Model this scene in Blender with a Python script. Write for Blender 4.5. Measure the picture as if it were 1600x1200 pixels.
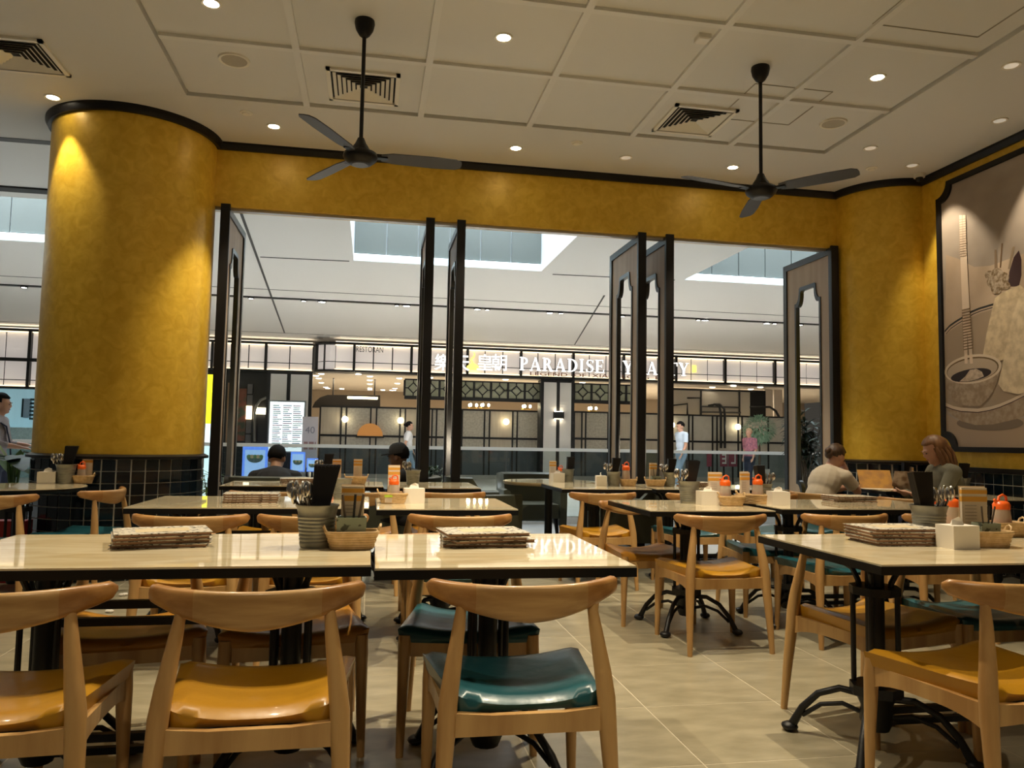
import bpy, bmesh, math, random
from math import sin, cos, pi, radians, degrees, hypot, atan2, sqrt
from mathutils import Vector, Matrix
random.seed(7)
for o in list(bpy.data.objects): bpy.data.objects.remove(o)
scene = bpy.context.scene
COL = scene.collection

# ------------------------------------------------------------------ camera
F_PX = 1210.0; YAW, PIT, ROL = radians(10.32), radians(4.21), radians(1.03); EYE = 1.13
_f = Vector((sin(YAW)*cos(PIT), cos(YAW)*cos(PIT), sin(PIT)))
_r0 = Vector((cos(YAW), -sin(YAW), 0)); _u0 = _r0.cross(_f)
_r = cos(ROL)*_r0 + sin(ROL)*_u0; _u = -sin(ROL)*_r0 + cos(ROL)*_u0
cam_data = bpy.data.cameras.new('camera'); cam = bpy.data.objects.new('camera', cam_data)
COL.objects.link(cam); scene.camera = cam
cam.matrix_world = Matrix(((_r.x, _u.x, -_f.x, 0), (_r.y, _u.y, -_f.y, 0), (_r.z, _u.z, -_f.z, EYE), (0, 0, 0, 1)))
cam_data.sensor_width = 36; cam_data.lens = F_PX/1600*36; cam_data.clip_start = .05; cam_data.clip_end = 200
CAM = Vector((0, 0, EYE))
def ray(x, y): return _f + (x-800)/F_PX*_r - (y-600)/F_PX*_u
def pz(x, y, Z): d = ray(x, y); return CAM + d*((Z-EYE)/d.z)      # pixel -> point on a level plane
def py(x, y, Y): d = ray(x, y); return CAM + d*(Y/d.y)            # pixel -> point on a plane of constant depth
def px(x, y, X): d = ray(x, y); return CAM + d*(X/d.x)            # pixel -> point on the side wall

# ------------------------------------------------------------------ world, view, large lights
world = bpy.data.worlds.new('world'); scene.world = world; world.use_nodes = True
world.node_tree.nodes['Background'].inputs[0].default_value = (1.0, .90, .74, 1)
world.node_tree.nodes['Background'].inputs[1].default_value = .03
vs = scene.view_settings
vs.view_transform = 'Standard'; vs.look = 'None'; vs.gamma = 1; vs.use_curve_mapping = False; vs.exposure = 0.62
SKY_POWER = 105.0        # daylight falling through each skylight well of the mall
DOWN_POWER = 135.0         # each recessed restaurant downlight
SPOT_POWER = 42.0         # the gimbal spots aimed at the picture on the side wall
def area_light(name, loc, sx, sy, power, color, rot=(0, 0, 0)):
    l = bpy.data.lights.new(name, 'AREA'); l.shape = 'RECTANGLE'; l.size = sx; l.size_y = sy
    l.energy = power; l.color = color
    o = bpy.data.objects.new(name, l); o.location = loc; o.rotation_euler = rot; COL.objects.link(o); return o
HC = 3.75                 # restaurant ceiling
MC = 3.90                 # mall ceiling
WY = 7.14                 # front face of the gold wall
FY = 21.7                 # shop front across the mall
SKYLIGHTS = [(-.33, 2.67, 8.7, 12.2), (5.15, 8.6, 8.7, 12.2), (-8.5, -3.6, 9.9, 12.2)]
for i, (x0, x1, y0, y1) in enumerate(SKYLIGHTS):
    area_light('skylight_daylight', ((x0+x1)/2, (y0+y1)/2, MC+1.9), x1-x0-.1, y1-y0-.1, SKY_POWER*(x1-x0)/3, (.86, .95, 1))

for X_ in (-1, 3.5, 8, 12):   # added fill lights, no fixtures, brightening the restaurant opposite behind its fascia
    area_light('shop_fill_light', (X_, 24.5, 2.9), 2.5, 1.6, 130, (1, .86, .64))

# ------------------------------------------------------------------ materials
MATS = {}
def mat(name, col, rough=.5, metal=0.0, col2=None, scale=6.0, stretch=(1, 1, 1), detail=5.0, ramp=(.38, .62), bump=0.0,
        bscale=None, emit=None, estr=0.0, coat=0.0, spec=.5, trans=0.0, alpha=1.0, sheen=0.0, distort=0.0):
    if name in MATS: return MATS[name]
    m = bpy.data.materials.new(name); m.use_nodes = True; nt = m.node_tree; b = nt.nodes['Principled BSDF']
    b.inputs['Base Color'].default_value = (*col, 1); b.inputs['Roughness'].default_value = rough
    b.inputs['Metallic'].default_value = metal; b.inputs['Specular IOR Level'].default_value = spec
    b.inputs['Coat Weight'].default_value = coat; b.inputs['Coat Roughness'].default_value = .08
    b.inputs['Transmission Weight'].default_value = trans; b.inputs['Alpha'].default_value = alpha
    b.inputs['Sheen Weight'].default_value = sheen
    if emit: b.inputs['Emission Color'].default_value = (*emit, 1); b.inputs['Emission Strength'].default_value = estr
    if col2 or bump:
        tc = nt.nodes.new('ShaderNodeTexCoord'); mp = nt.nodes.new('ShaderNodeMapping'); mp.inputs['Scale'].default_value = stretch
        nt.links.new(tc.outputs['Object'], mp.inputs[0])
        n = nt.nodes.new('ShaderNodeTexNoise'); n.inputs['Scale'].default_value = scale; n.inputs['Detail'].default_value = detail
        n.inputs['Distortion'].default_value = distort
        nt.links.new(mp.outputs[0], n.inputs['Vector'])
        if col2:
            r = nt.nodes.new('ShaderNodeValToRGB'); r.color_ramp.elements[0].position = ramp[0]; r.color_ramp.elements[1].position = ramp[1]
            r.color_ramp.elements[0].color = (*col, 1); r.color_ramp.elements[1].color = (*col2, 1)
            nt.links.new(n.outputs[0], r.inputs[0]); nt.links.new(r.outputs[0], b.inputs['Base Color'])
        if bump:
            bn = nt.nodes.new('ShaderNodeBump'); bn.inputs['Strength'].default_value = bump; bn.inputs['Distance'].default_value = .01
            if bscale:
                n2 = nt.nodes.new('ShaderNodeTexNoise'); n2.inputs['Scale'].default_value = bscale; n2.inputs['Detail'].default_value = 3
                nt.links.new(mp.outputs[0], n2.inputs['Vector']); nt.links.new(n2.outputs[0], bn.inputs['Height'])
            else: nt.links.new(n.outputs[0], bn.inputs['Height'])
            nt.links.new(bn.outputs[0], b.inputs['Normal'])
    MATS[name] = m; return m
def emis(name, col, s):
    return mat(name, col, .6, emit=col, estr=s)

gold = mat('gold_plaster', (.70, .42, .030), .40, .12, (.84, .55, .06), 11, (1, 1, 1), 7, (.34, .68), .10, 26, distort=.9)
paint = mat('ceiling_paint', (.72, .71, .68), .7)
paint_trim = mat('ceiling_trim_paint', (.76, .75, .72), .6)
vent_white = mat('vent_cream_paint', (.84, .80, .70), .5)
dark = mat('vent_dark', (.02, .018, .015), .8)
black = mat('black_lacquer', (.009, .008, .008), .4, spec=.3)
iron = mat('black_cast_iron', (.008, .008, .009), .45, bump=.1, scale=60)
door_black = mat('door_black', (.015, .016, .018), .3)
door_wood = mat('door_oak_veneer', (.36, .25, .155), .5, 0, (.42, .30, .19), 9, (1, 1, .08), 5)
wood = mat('oak', (.42, .225, .075), .34, 0, (.60, .365, .14), 13, (1, 1, .10), 8, (.38, .62), .05, coat=.15)
wood_rail = mat('oak_rail', (.40, .215, .07), .34, 0, (.60, .365, .14), 16, (.16, 1.2, 1.8), 8, (.38, .62), .05, coat=.15)
def _rail_joint(m):   # finger-jointed ends are a different board: slightly redder oak beyond 0.16 m from the middle
    nt = m.node_tree; b = nt.nodes['Principled BSDF']; src = b.inputs['Base Color'].links[0].from_socket
    tc = nt.nodes.new('ShaderNodeTexCoord'); sep = nt.nodes.new('ShaderNodeSeparateXYZ'); nt.links.new(tc.outputs['Object'], sep.inputs[0])
    a = nt.nodes.new('ShaderNodeMath'); a.operation = 'GREATER_THAN'; a.inputs[1].default_value = .165; nt.links.new(sep.outputs[0], a.inputs[0])
    c = nt.nodes.new('ShaderNodeMath'); c.operation = 'LESS_THAN'; c.inputs[1].default_value = -.15; nt.links.new(sep.outputs[0], c.inputs[0])
    s = nt.nodes.new('ShaderNodeMath'); s.operation = 'ADD'; nt.links.new(a.outputs[0], s.inputs[0]); nt.links.new(c.outputs[0], s.inputs[1])
    mx = nt.nodes.new('ShaderNodeMix'); mx.data_type = 'RGBA'; mx.blend_type = 'MULTIPLY'; nt.links.new(s.outputs[0], mx.inputs['Factor'])
    nt.links.new(src, mx.inputs['A']); mx.inputs['B'].default_value = (.88, .74, .62, 1); nt.links.new(mx.outputs['Result'], b.inputs['Base Color'])
_rail_joint(wood_rail)
yellow_lea = mat('mustard_leatherette', (.44, .205, .008), .36, 0, (.49, .24, .011), 5, bump=.18, bscale=14, coat=.15)
teal_lea = mat('teal_leatherette', (.012, .072, .088), .30, 0, (.017, .098, .115), 5, bump=.2, bscale=14, coat=.04)
brown_lea = mat('tan_leatherette', (.40, .17, .016), .36, 0, (.45, .20, .02), 5, bump=.18, bscale=14, coat=.15)  # tan tone, partly table shade on mustard seats put into the colour
green_lea = mat('olive_leatherette', (.085, .09, .062), .42, 0, (.095, .10, .07), 6, bump=.1, bscale=30)
marble = mat('cream_marble', (.66, .545, .33), .03, 0, (.82, .72, .50), 2.6, (1, 4.5, 1), 9, (.36, .62), distort=1.2, coat=.2)
table_edge = mat('table_edge_black', (.007, .007, .007), .4, spec=.25)
floor_mat = mat('floor_stone', (.29, .255, .165), .28, 0, (.42, .37, .25), 5, (1, 2.4, 1), 10, (.32, .68), .03, 60)
grout = mat('floor_grout', (.66, .59, .44), .5)
tile_navy = mat('navy_glazed_tile', (.006, .016, .028), .12, coat=.3)
tile_grout = mat('pale_grout', (.72, .72, .66), .8)
white_wall = mat('mall_white', (.80, .78, .74), .6)
mall_floor = mat('mall_floor_stone', (.74, .73, .70), .18, 0, (.80, .79, .76), 3, detail=6)
dark_steel = mat('dark_steel', (.20, .19, .18), .22, 1.0)
chrome = mat('steel', (.62, .60, .56), .18, 1.0)
galv = mat('galvanised', (.25, .245, .205), .42, .6, (.31, .30, .25), 22, (1, 1, 1), 5)
orange_plastic = mat('orange_plastic', (.85, .13, .012), .35)
lime_plastic = mat('lime_plastic', (.45, .62, .05), .35)
clear_plastic = mat('clear_plastic', (.70, .58, .45), .2, alpha=.55)
sauce = mat('chilli_sauce', (.50, .11, .01), .3)
wicker = mat('wicker', (.58, .38, .17), .6, 0, (.70, .49, .25), 40)
ceramic = mat('sage_ceramic', (.25, .29, .22), .3, 0, (.05, .06, .045), 34, detail=2, ramp=(.56, .60))
paper = mat('cream_paper', (.72, .62, .48), .8)
card = mat('kraft_card', (.66, .50, .32), .75)
card_band = mat('amber_band', (.72, .36, .05), .7)
white_card = mat('white_card', (.80, .74, .64), .6)
tissue = mat('tissue', (.85, .80, .70), .9)
menu_cover = mat('menu_cover', (.60, .55, .45), .55, 0, (.05, .045, .04), 60, detail=3, ramp=(.54, .60))
menu_label = mat('menu_label', (.66, .55, .34), .6, 0, (.58, .47, .28), 16, (1, 4, 1))
menu_pages = mat('menu_pages', (.26, .13, .07), .7, 0, (.42, .24, .14), 30, (.2, .2, 14))
dark_plastic = mat('black_plastic', (.012, .011, .012), .3)
leaf_green = mat('leaf_green', (.05, .12, .025), .4, 0, (.09, .19, .04), 9)
leaf_dark = mat('leaf_dark', (.012, .025, .012), .45, 0, (.025, .045, .02), 9)
leaf_bright = mat('leaf_bright', (.13, .20, .03), .4, 0, (.20, .28, .05), 9)
leaf_pale = mat('leaf_pale', (.24, .42, .28), .5, 0, (.42, .60, .44), 12)
bark = mat('bark', (.10, .07, .045), .8)
skin_light = mat('skin_light', (.56, .31, .21), .5)
skin_tan = mat('skin_tan', (.36, .19, .11), .5)
skin_dark = mat('skin_dark', (.15, .07, .04), .5)
hair_black = mat('hair_black', (.006, .005, .005), .75, spec=.15, bump=.3, scale=60, stretch=(1, 1, .2))
hair_brown = mat('hair_brown', (.05, .024, .012), .5, 0, (.09, .045, .02), 40, (1, 1, .15), bump=.3)
hair_chest = mat('hair_auburn', (.16, .07, .028), .45, 0, (.26, .125, .05), 30, (1, 1, .1), bump=.3)
cloth_black = mat('cloth_black', (.014, .014, .016), .85, bump=.2, scale=9)
cloth_cream = mat('cloth_cream', (.64, .55, .42), .85, bump=.35, scale=7)
cloth_olive = mat('cloth_olive', (.17, .16, .11), .85, bump=.3, scale=9)
cloth_white = mat('cloth_white', (.72, .73, .74), .85, bump=.2, scale=9)
cloth_blue = mat('cloth_pale_blue', (.55, .66, .80), .85, bump=.2, scale=9)
cloth_pink = mat('cloth_rose', (.42, .16, .20), .85, 0, (.20, .08, .12), 18)
cloth_navy = mat('cloth_navy', (.015, .02, .045), .85)
cloth_grey = mat('cloth_grey', (.35, .31, .32), .85)
cloth_denim = mat('cloth_denim', (.20, .28, .38), .85)
eye_dark = mat('eye_dark', (.01, .008, .008), .3)
lip = mat('lip', (.34, .11, .09), .5)
lamp_on = emis('lamp_lens', (1, .86, .62), 26)

def glass_mat(name, tint, refl=.12):
    if name in MATS: return MATS[name]
    m = bpy.data.materials.new(name); m.use_nodes = True; nt = m.node_tree; nt.nodes.clear()
    out = nt.nodes.new('ShaderNodeOutputMaterial'); mix = nt.nodes.new('ShaderNodeMixShader')
    t = nt.nodes.new('ShaderNodeBsdfTransparent'); t.inputs[0].default_value = (*tint, 1)
    g = nt.nodes.new('ShaderNodeBsdfGlossy'); g.inputs['Roughness'].default_value = .03
    lw = nt.nodes.new('ShaderNodeFresnel'); lw.inputs[0].default_value = 1.5
    nt.links.new(lw.outputs[0], mix.inputs[0]); nt.links.new(t.outputs[0], mix.inputs[1]); nt.links.new(g.outputs[0], mix.inputs[2])
    nt.links.new(mix.outputs[0], out.inputs[0]); MATS[name] = m; return m
rail_glass = glass_mat('rail_glass', (.80, .86, .86))

# ------------------------------------------------------------------ mesh helpers
class MB:
    def __init__(s): s.v = []; s.f = []; s.M = None
    def _add(s, vs, fs):
        o = len(s.v)
        if s.M is not None: vs = [s.M @ Vector(v) for v in vs]
        s.v += [tuple(v) for v in vs]; s.f += [tuple(i+o for i in f) for f in fs]; return s
    def box(s, x0, x1, y0, y1, z0, z1):
        return s._add([(x0, y0, z0), (x1, y0, z0), (x1, y1, z0), (x0, y1, z0), (x0, y0, z1), (x1, y0, z1), (x1, y1, z1), (x0, y1, z1)],
                      [(0, 3, 2, 1), (4, 5, 6, 7), (0, 1, 5, 4), (1, 2, 6, 5), (2, 3, 7, 6), (3, 0, 4, 7)])
    def cbox(s, c, d): return s.box(c[0]-d[0]/2, c[0]+d[0]/2, c[1]-d[1]/2, c[1]+d[1]/2, c[2]-d[2]/2, c[2]+d[2]/2)
    def tube(s, pts, rad, n=10, cap=True, flat=None):
        """sweep a round (or, with flat=(a,b), elliptical) section along pts; rad is one number or a list"""
        pts = [Vector(p) for p in pts]; m = len(pts)
        if not isinstance(rad, (list, tuple)): rad = [rad]*m
        vs = []; up = None
        for i, p in enumerate(pts):
            t = (pts[min(i+1, m-1)]-pts[max(i-1, 0)]).normalized()
            if up is None: up = Vector((0, 0, 1)) if abs(t.z) < .9 else Vector((0, 1, 0))
            a = t.cross(up)
            if a.length < 1e-4: a = t.cross(Vector((1, 0, 0)))
            a.normalize(); b = a.cross(t).normalized(); up = b
            fa, fb = flat or (1, 1)
            for k in range(n):
                q = 2*pi*k/n; vs.append(p + a*(rad[i]*fa*cos(q)) + b*(rad[i]*fb*sin(q)))
        fs = [(i*n+k, i*n+(k+1) % n, (i+1)*n+(k+1) % n, (i+1)*n+k) for i in range(m-1) for k in range(n)]
        if cap: fs += [tuple(range(n))[::-1], tuple((m-1)*n+k for k in range(n))]
        return s._add(vs, fs)
    def bar(s, p, q, w, h=None, up=(0, 0, 1)):
        p = Vector(p); q = Vector(q); h = h or w; t = (q-p).normalized(); u = Vector(up)
        a = t.cross(u)
        if a.length < 1e-4: a = t.cross(Vector((1, 0, 0)))
        a.normalize(); b = a.cross(t)
        vs = [e + a*(i*w/2) + b*(j*h/2) for e in (p, q) for i, j in ((-1, -1), (1, -1), (1, 1), (-1, 1))]
        return s._add(vs, [(0, 1, 2, 3), (7, 6, 5, 4), (0, 4, 5, 1), (1, 5, 6, 2), (2, 6, 7, 3), (3, 7, 4, 0)])
    def lathe(s, prof, n=20, c=(0, 0, 0), a0=0, a1=2*pi):
        full = abs(a1-a0-2*pi) < 1e-6; k = n if full else n+1; vs = []
        for r, z in prof:
            for i in range(k):
                a = a0+(a1-a0)*i/n; vs.append((c[0]+r*cos(a), c[1]+r*sin(a), c[2]+z))
        fs = []
        for j in range(len(prof)-1):
            for i in range(n):
                i2 = (i+1) % k
                fs.append((j*k+i, j*k+i2, (j+1)*k+i2, (j+1)*k+i))
        return s._add(vs, fs)
    def ell(s, c, r, n=12, m=8, R=None):
        vs = []; fs = []; c = Vector(c)
        for j in range(m+1):
            t = pi*j/m
            for i in range(n):
                a = 2*pi*i/n; v = Vector((r[0]*sin(t)*cos(a), r[1]*sin(t)*sin(a), r[2]*cos(t)))
                if R is not None: v = R @ v
                vs.append(c+v)
        for j in range(m):
            for i in range(n): fs.append((j*n+i, (j+1)*n+i, (j+1)*n+(i+1) % n, j*n+(i+1) % n))
        return s._add(vs, fs)
    def prism(s, poly, axis, a, b):
        """extrude a 2-D outline along x, y or z between a and b"""
        n = len(poly)
        def P(u, v, w): return {'x': (w, u, v), 'y': (u, w, v), 'z': (u, v, w)}[axis]
        vs = [P(u, v, a) for u, v in poly]+[P(u, v, b) for u, v in poly]
        return s._add(vs, [tuple(range(n))[::-1], tuple(range(n, 2*n))]+[(i, (i+1) % n, n+(i+1) % n, n+i) for i in range(n)])
    def quad(s, *p): return s._add(list(p), [tuple(range(len(p)))])
    def mesh(s, name, m, smooth=None):
        me = bpy.data.meshes.new(name); me.from_pydata([tuple(v) for v in s.v], [], s.f); me.materials.append(m)
        bm = bmesh.new(); bm.from_mesh(me); bmesh.ops.remove_doubles(bm, verts=bm.verts, dist=1e-6)
        bmesh.ops.recalc_face_normals(bm, faces=bm.faces)
        if smooth is not None:
            for f in bm.faces: f.smooth = True
            ang = radians(smooth)
            for e in bm.edges:
                if len(e.link_faces) != 2 or e.calc_face_angle(0) > ang: e.smooth = False
        bm.to_mesh(me); bm.free(); return me
    def build(s, name, m, parent=None, smooth=None, loc=None, rotz=0):
        o = bpy.data.objects.new(name, s.mesh(name, m, smooth)); COL.objects.link(o)
        if parent: o.parent = parent
        if loc is not None: o.location = loc
        if rotz: o.rotation_euler = (0, 0, rotz)
        return o
def obj_from(name, me, parent=None, loc=None, rotz=0):
    o = bpy.data.objects.new(name, me); COL.objects.link(o)
    if parent: o.parent = parent
    if loc is not None: o.location = loc
    if rotz: o.rotation_euler = (0, 0, rotz)
    return o
def tag(o, label, cat, group=None):
    o['label'] = label; o['category'] = cat
    if group: o['group'] = group
    return o
def struct(o): o['kind'] = 'structure'; return o
def thing(name, label, cat, loc=(0, 0, 0), rotz=0, group=None):
    o = bpy.data.objects.new(name, None); COL.objects.link(o); o.empty_display_size = .05
    o.location = loc; o.rotation_euler = (0, 0, rotz); return tag(o, label, cat, group)
def dup(root, loc, rotz=0, label=None, group=None, scale=None):
    r = root.copy(); COL.objects.link(r); r.location = loc; r.rotation_euler = (0, 0, rotz)
    if scale: r.scale = scale
    if label: r['label'] = label
    if group: r['group'] = group
    for ch in list(root.children):
        c = ch.copy(); COL.objects.link(c); c.parent = r
        for g in ch.children:
            d = g.copy(); COL.objects.link(d); d.parent = c
    return r
def curve_prism(name, outer, holes, depth, m):
    """flat shape with holes, extruded: returns a mesh lying in its own XY plane, z 0..depth"""
    cu = bpy.data.curves.new(name, 'CURVE'); cu.dimensions = '2D'; cu.fill_mode = 'BOTH'; cu.extrude = depth/2
    for poly in [outer]+holes:
        sp = cu.splines.new('POLY'); sp.points.add(len(poly)-1); sp.use_cyclic_u = True
        for p, (x, y) in zip(sp.points, poly): p.co = (x, y, 0, 1)
    o = bpy.data.objects.new(name, cu); COL.objects.link(o); bpy.context.view_layer.update()
    dg = bpy.context.evaluated_depsgraph_get(); me = bpy.data.meshes.new_from_object(o.evaluated_get(dg))
    bpy.data.objects.remove(o); bpy.data.curves.remove(cu)
    me.materials.clear(); me.materials.append(m); me.transform(Matrix.Translation((0, 0, depth/2))); return me
def text_mesh(name, body, size, m, depth=.01, bold=0.0, align='LEFT'):
    cu = bpy.data.curves.new(name, 'FONT'); cu.body = body; cu.size = size; cu.extrude = depth/2; cu.offset = bold; cu.align_x = align; cu.resolution_u = 3
    o = bpy.data.objects.new(name, cu); COL.objects.link(o); bpy.context.view_layer.update()
    dg = bpy.context.evaluated_depsgraph_get(); me = bpy.data.meshes.new_from_object(o.evaluated_get(dg))
    bpy.data.objects.remove(o); bpy.data.curves.remove(cu); me.materials.clear(); me.materials.append(m); return me
def merged(mb_list, name, m, voxel, parent=None, smooth_it=4):
    """union of overlapping solids as one continuous skin (voxel remesh, then smoothed)"""
    b = MB()
    for x in mb_list: b._add(x.v, x.f)
    o = b.build(name, m); md = o.modifiers.new('r', 'REMESH'); md.mode = 'VOXEL'; md.voxel_size = voxel; md.use_smooth_shade = True
    sm = o.modifiers.new('s', 'SMOOTH'); sm.iterations = smooth_it; sm.factor = .5
    bpy.context.view_layer.update(); dg = bpy.context.evaluated_depsgraph_get()
    me = bpy.data.meshes.new_from_object(o.evaluated_get(dg)); me.materials.clear(); me.materials.append(m)
    o.modifiers.clear(); old = o.data; o.data = me; bpy.data.meshes.remove(old)
    if parent: o.parent = parent
    return o
# ================================================================== the restaurant shell
# floor: grout bed and 0.6 m stone tiles, each its own piece
floor = struct(MB().box(-4.9, 5.3, -1.0, 7.32, -.08, -.0008).build('floor', grout))
t_me = MB().box(-.2972, .2972, -.2972, .2972, -.012, 0).mesh('floor_tile', floor_mat)
for i in range(-10, 7):
    for j in range(-7, 7):
        x, y = 1.2+.6*i+.3, 3.26+.6*j+.3
        if -4.9 < x < 5.2 and -1 < y < 7.3: obj_from('floor_tile', t_me, floor, (x, y, 0))

# ceiling: border, battens and recessed panels
CX = [-1.475+.9025*k for k in range(7)]; CY = [6.175-.895*k for k in range(8)]
YL = pz(0, 214, HC).y
ceiling = struct(MB().box(-6, 5.3, -2, 7.32, HC+.05, HC+.12).build('ceiling', paint))
def ceil_part(n, x0, x1, y0, y1, z0=HC, z1=HC+.05, m=paint): return MB().box(x0, x1, y0, y1, z0, z1).build(n, m, ceiling)
ceil_part('border_panel', -6, CX[0], -2, YL); ceil_part('border_panel', CX[6], 5.3, -2, WY+.1)
ceil_part('border_panel', CX[0], CX[6], CY[0], WY+.1); ceil_part('border_panel', CX[0], CX[6], -2, CY[7])
for k in range(1, 6): ceil_part('batten', CX[k]-.024, CX[k]+.024, CY[7], CY[0], HC, HC+.05, paint_trim)
for k in range(1, 7):
    for i in range(6):
        ceil_part('batten', CX[i]+.024, CX[i+1]-.024, CY[k]-.024, CY[k]+.024, HC, HC+.05, paint_trim)
for i in range(6):
    for k in range(7): ceil_part('ceiling_panel', CX[i]+.02, CX[i+1]-.02, CY[k+1]+.02, CY[k]-.02, HC+.022, HC+.05)
# access hatches: the fine shadow lines of two flush panels
def hatch(label, x0, x1, y0, y1, z):
    h = MB()
    for a, b in (((x0, y0), (x1, y0)), ((x1, y0), (x1, y1)), ((x1, y1), (x0, y1)), ((x0, y1), (x0, y0))):
        h.bar((*a, z), (*b, z), .008, .006)
    tag(h.build('access_hatch', mat('hatch_gap', (.36, .33, .27), .8)), label, 'hatch')
h0 = pz(1232, 199, HC); h1 = pz(1290, 152, HC)
hatch('small square access hatch flush in ceiling beside the right fan rod', h0.x-.62, h0.x, h0.y-.62, h0.y, HC+.021)
h0 = pz(1528, 63, HC)
hatch('larger access hatch flush in ceiling at upper right', h0.x-.75, h0.x, h0.y-.8, h0.y, HC+.021)

# gold walls
PC = Vector((-2.075, 7.11, 0)); PR = .655
wall_left = struct(MB().lathe([(PR, .96), (PR, HC+.04)], 96, PC).build('wall_left', gold, smooth=40))
wall_back = struct(MB().box(-1.5, 4.70, WY, WY+.20, 3.175, HC+.05).build('wall_back', gold))
QC = Vector((5.24, 7.14, 0)); QR = .56
wall_corner = struct(MB().lathe([(QR, .98), (QR, HC+.04)], 40, QC, pi, 1.5*pi).box(4.68, 5.28, 7.14, 7.42, 0, HC+.05).build('wall_corner', gold, smooth=40))
wall_right = struct(MB().box(5.24, 5.36, -2, 6.60, 0, HC+.05).build('wall_right', gold))
# black crown mouldings under the ceiling
cm = [(0, -.062), (.028, -.062), (.05, -.02), (.05, 0), (0, 0)]
struct(MB().lathe([(PR+a, HC+b) for a, b in cm], 96, PC).build('trim_1', black, smooth=40))
struct(MB().prism([(WY-a, HC+b) for a, b in cm], 'x', -1.46, 4.70).build('trim_2', black))
struct(MB().lathe([(QR+a, HC+b) for a, b in cm], 40, QC, pi, 1.5*pi).build('trim_3', black, smooth=40))
struct(MB().prism([(5.24-a, HC+b) for a, b in cm], 'y', -2, 6.58).build('trim_4', black))
struct(MB().box(-6, -2.6, YL, YL+.10, HC-.004, HC+.05).build('trim_5', mat('bronze_trim', (.035, .028, .02), .4)))
struct(MB().box(-1.44, 4.66, WY+.04, WY+.10, 3.150, 3.176).build('trim_6', mat('aluminium_track', (.45, .42, .38), .35, .8)))
# tiled dado round the pillar and the corner
tile_me = MB().box(-.0465, .0465, -.007, .004, -.0432, .0432).mesh('tile', tile_navy)
def dado_arc(c, r, a0, a1, name, ztop, trim_n):
    d = struct(MB().lathe([(r, 0), (r, ztop)], 72, c, a0, a1).build(name, tile_grout, smooth=40))
    n = int((a1-a0)*r/.101)
    for k in range(n):
        a = a0+(k+.5)*(a1-a0)/n
        for j in range(10):
            z = ztop-.048-.0935*j
            if z < .04: break
            o = obj_from('tile', tile_me, d, (c[0]+(r+.0005)*cos(a), c[1]+(r+.0005)*sin(a), z)); o.rotation_euler = (0, 0, a-pi/2+pi)
    struct(MB().lathe([(r-.02, ztop), (r+.045, ztop), (r+.045, ztop+.02), (r+.01, ztop+.036), (r-.02, ztop+.036)], 72, c, a0, a1).build(trim_n, black, smooth=40))
dado_arc(PC, PR-.006, radians(165), radians(375), 'wall_dado_left', .935, 'trim_7')
dado_arc(QC, QR-.006, pi, 1.5*pi, 'wall_dado_corner', .975, 'trim_8')
d = struct(MB().box(5.225, 5.245, 4.6, 6.58, 0, .93).build('wall_dado_right', tile_grout))
for k in range(19):
    for j in range(9):
        o = obj_from('tile', tile_me, d, (5.2245, 6.53-.101*k, .93-.048-.0935*j)); o.rotation_euler = (0, 0, pi/2)
struct(MB().box(5.19, 5.245, -1, 6.58, .93, .972).build('trim_9', black))

# ================================================================== things on the ceiling
def vent(label, x, y, s=.53, z=HC+.022):
    t = thing('ceiling_vent', label, 'air vent', (x, y, z), 0, 'square ceiling diffusers')
    h = s/2; z0 = .018
    fr = MB()
    for a in (-1, 1):
        fr.box(-h, h, a*h-(.03 if a > 0 else 0), a*h+(.03 if a < 0 else 0), -.020, -.0005)
        fr.box(a*h-(.03 if a > 0 else 0), a*h+(.03 if a < 0 else 0), -h, h, -.020, -.0005)
    fr.build('frame', vent_white, t)
    MB().box(-h+.02, h-.02, -h+.02, h-.02, -.0022, -.0008).build('backing', dark, t)
    for k in range(6):
        a = h-.045-.034*k; b = a-.022
        lo, hi = -.019, -.003
        for q in range(4):
            R = Matrix.Rotation(q*pi/2, 4, 'Z'); mb = MB(); mb.M = R
            mb.quad((-a, -a, lo), (a, -a, lo), (b, -b, hi-.002), (-b, -b, hi-.002)); mb.quad((-a, -a, lo+.002), (a, -a, lo+.002), (b, -b, hi), (-b, -b, hi))
            mb.build('louvre', vent_white, t)
    return t
vent('square cream air vent in ceiling behind the left fan rod', -.125, 5.765)
vent('square cream air vent in ceiling left of the right fan rod', 2.525, 5.785)
vent('square cream air vent in ceiling at far left above the pillar', -2.50, 5.745, z=HC)

def downlight(label, x, y, lit=True, r=.045, aim=None, power=None, ang=70, z=HC, blend=.5, group='recessed ceiling downlights'):
    t = thing('downlight', label, 'ceiling light', (x, y, z), 0, group)
    MB().lathe([(r, .004), (r, -.006), (r+.014, -.008), (r+.016, -.002), (r+.016, .004)], 20).build('ring', vent_white, t, smooth=50)
    MB().lathe([(.0001, -.004), (r, -.004), (r, .002), (.0001, .002)], 20).build('lens', lamp_on if lit else mat('gimbal_lens', (.75, .68, .55), .25, .6, emit=(1, .88, .68), estr=.22), t, smooth=50)
    if power:
        l = bpy.data.lights.new('downlight_beam', 'SPOT'); l.energy = power; l.color = (1, .85, .62); l.spot_size = radians(ang); l.spot_blend = blend; l.shadow_soft_size = .022
        o = bpy.data.objects.new('downlight_beam', l); COL.objects.link(o); o.parent = t; o.location = (0, 0, -.03)
        if aim is not None: o.rotation_euler = Vector((aim[0]-x, aim[1]-y, aim[2]-z)).to_track_quat('-Z', 'Y').to_euler()
    return t
PN = HC+.022
downlight('lit downlight in the coffer between the two fans, upper centre', .784, 4.839, power=DOWN_POWER*.14, ang=90, blend=.6, z=PN)
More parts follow.
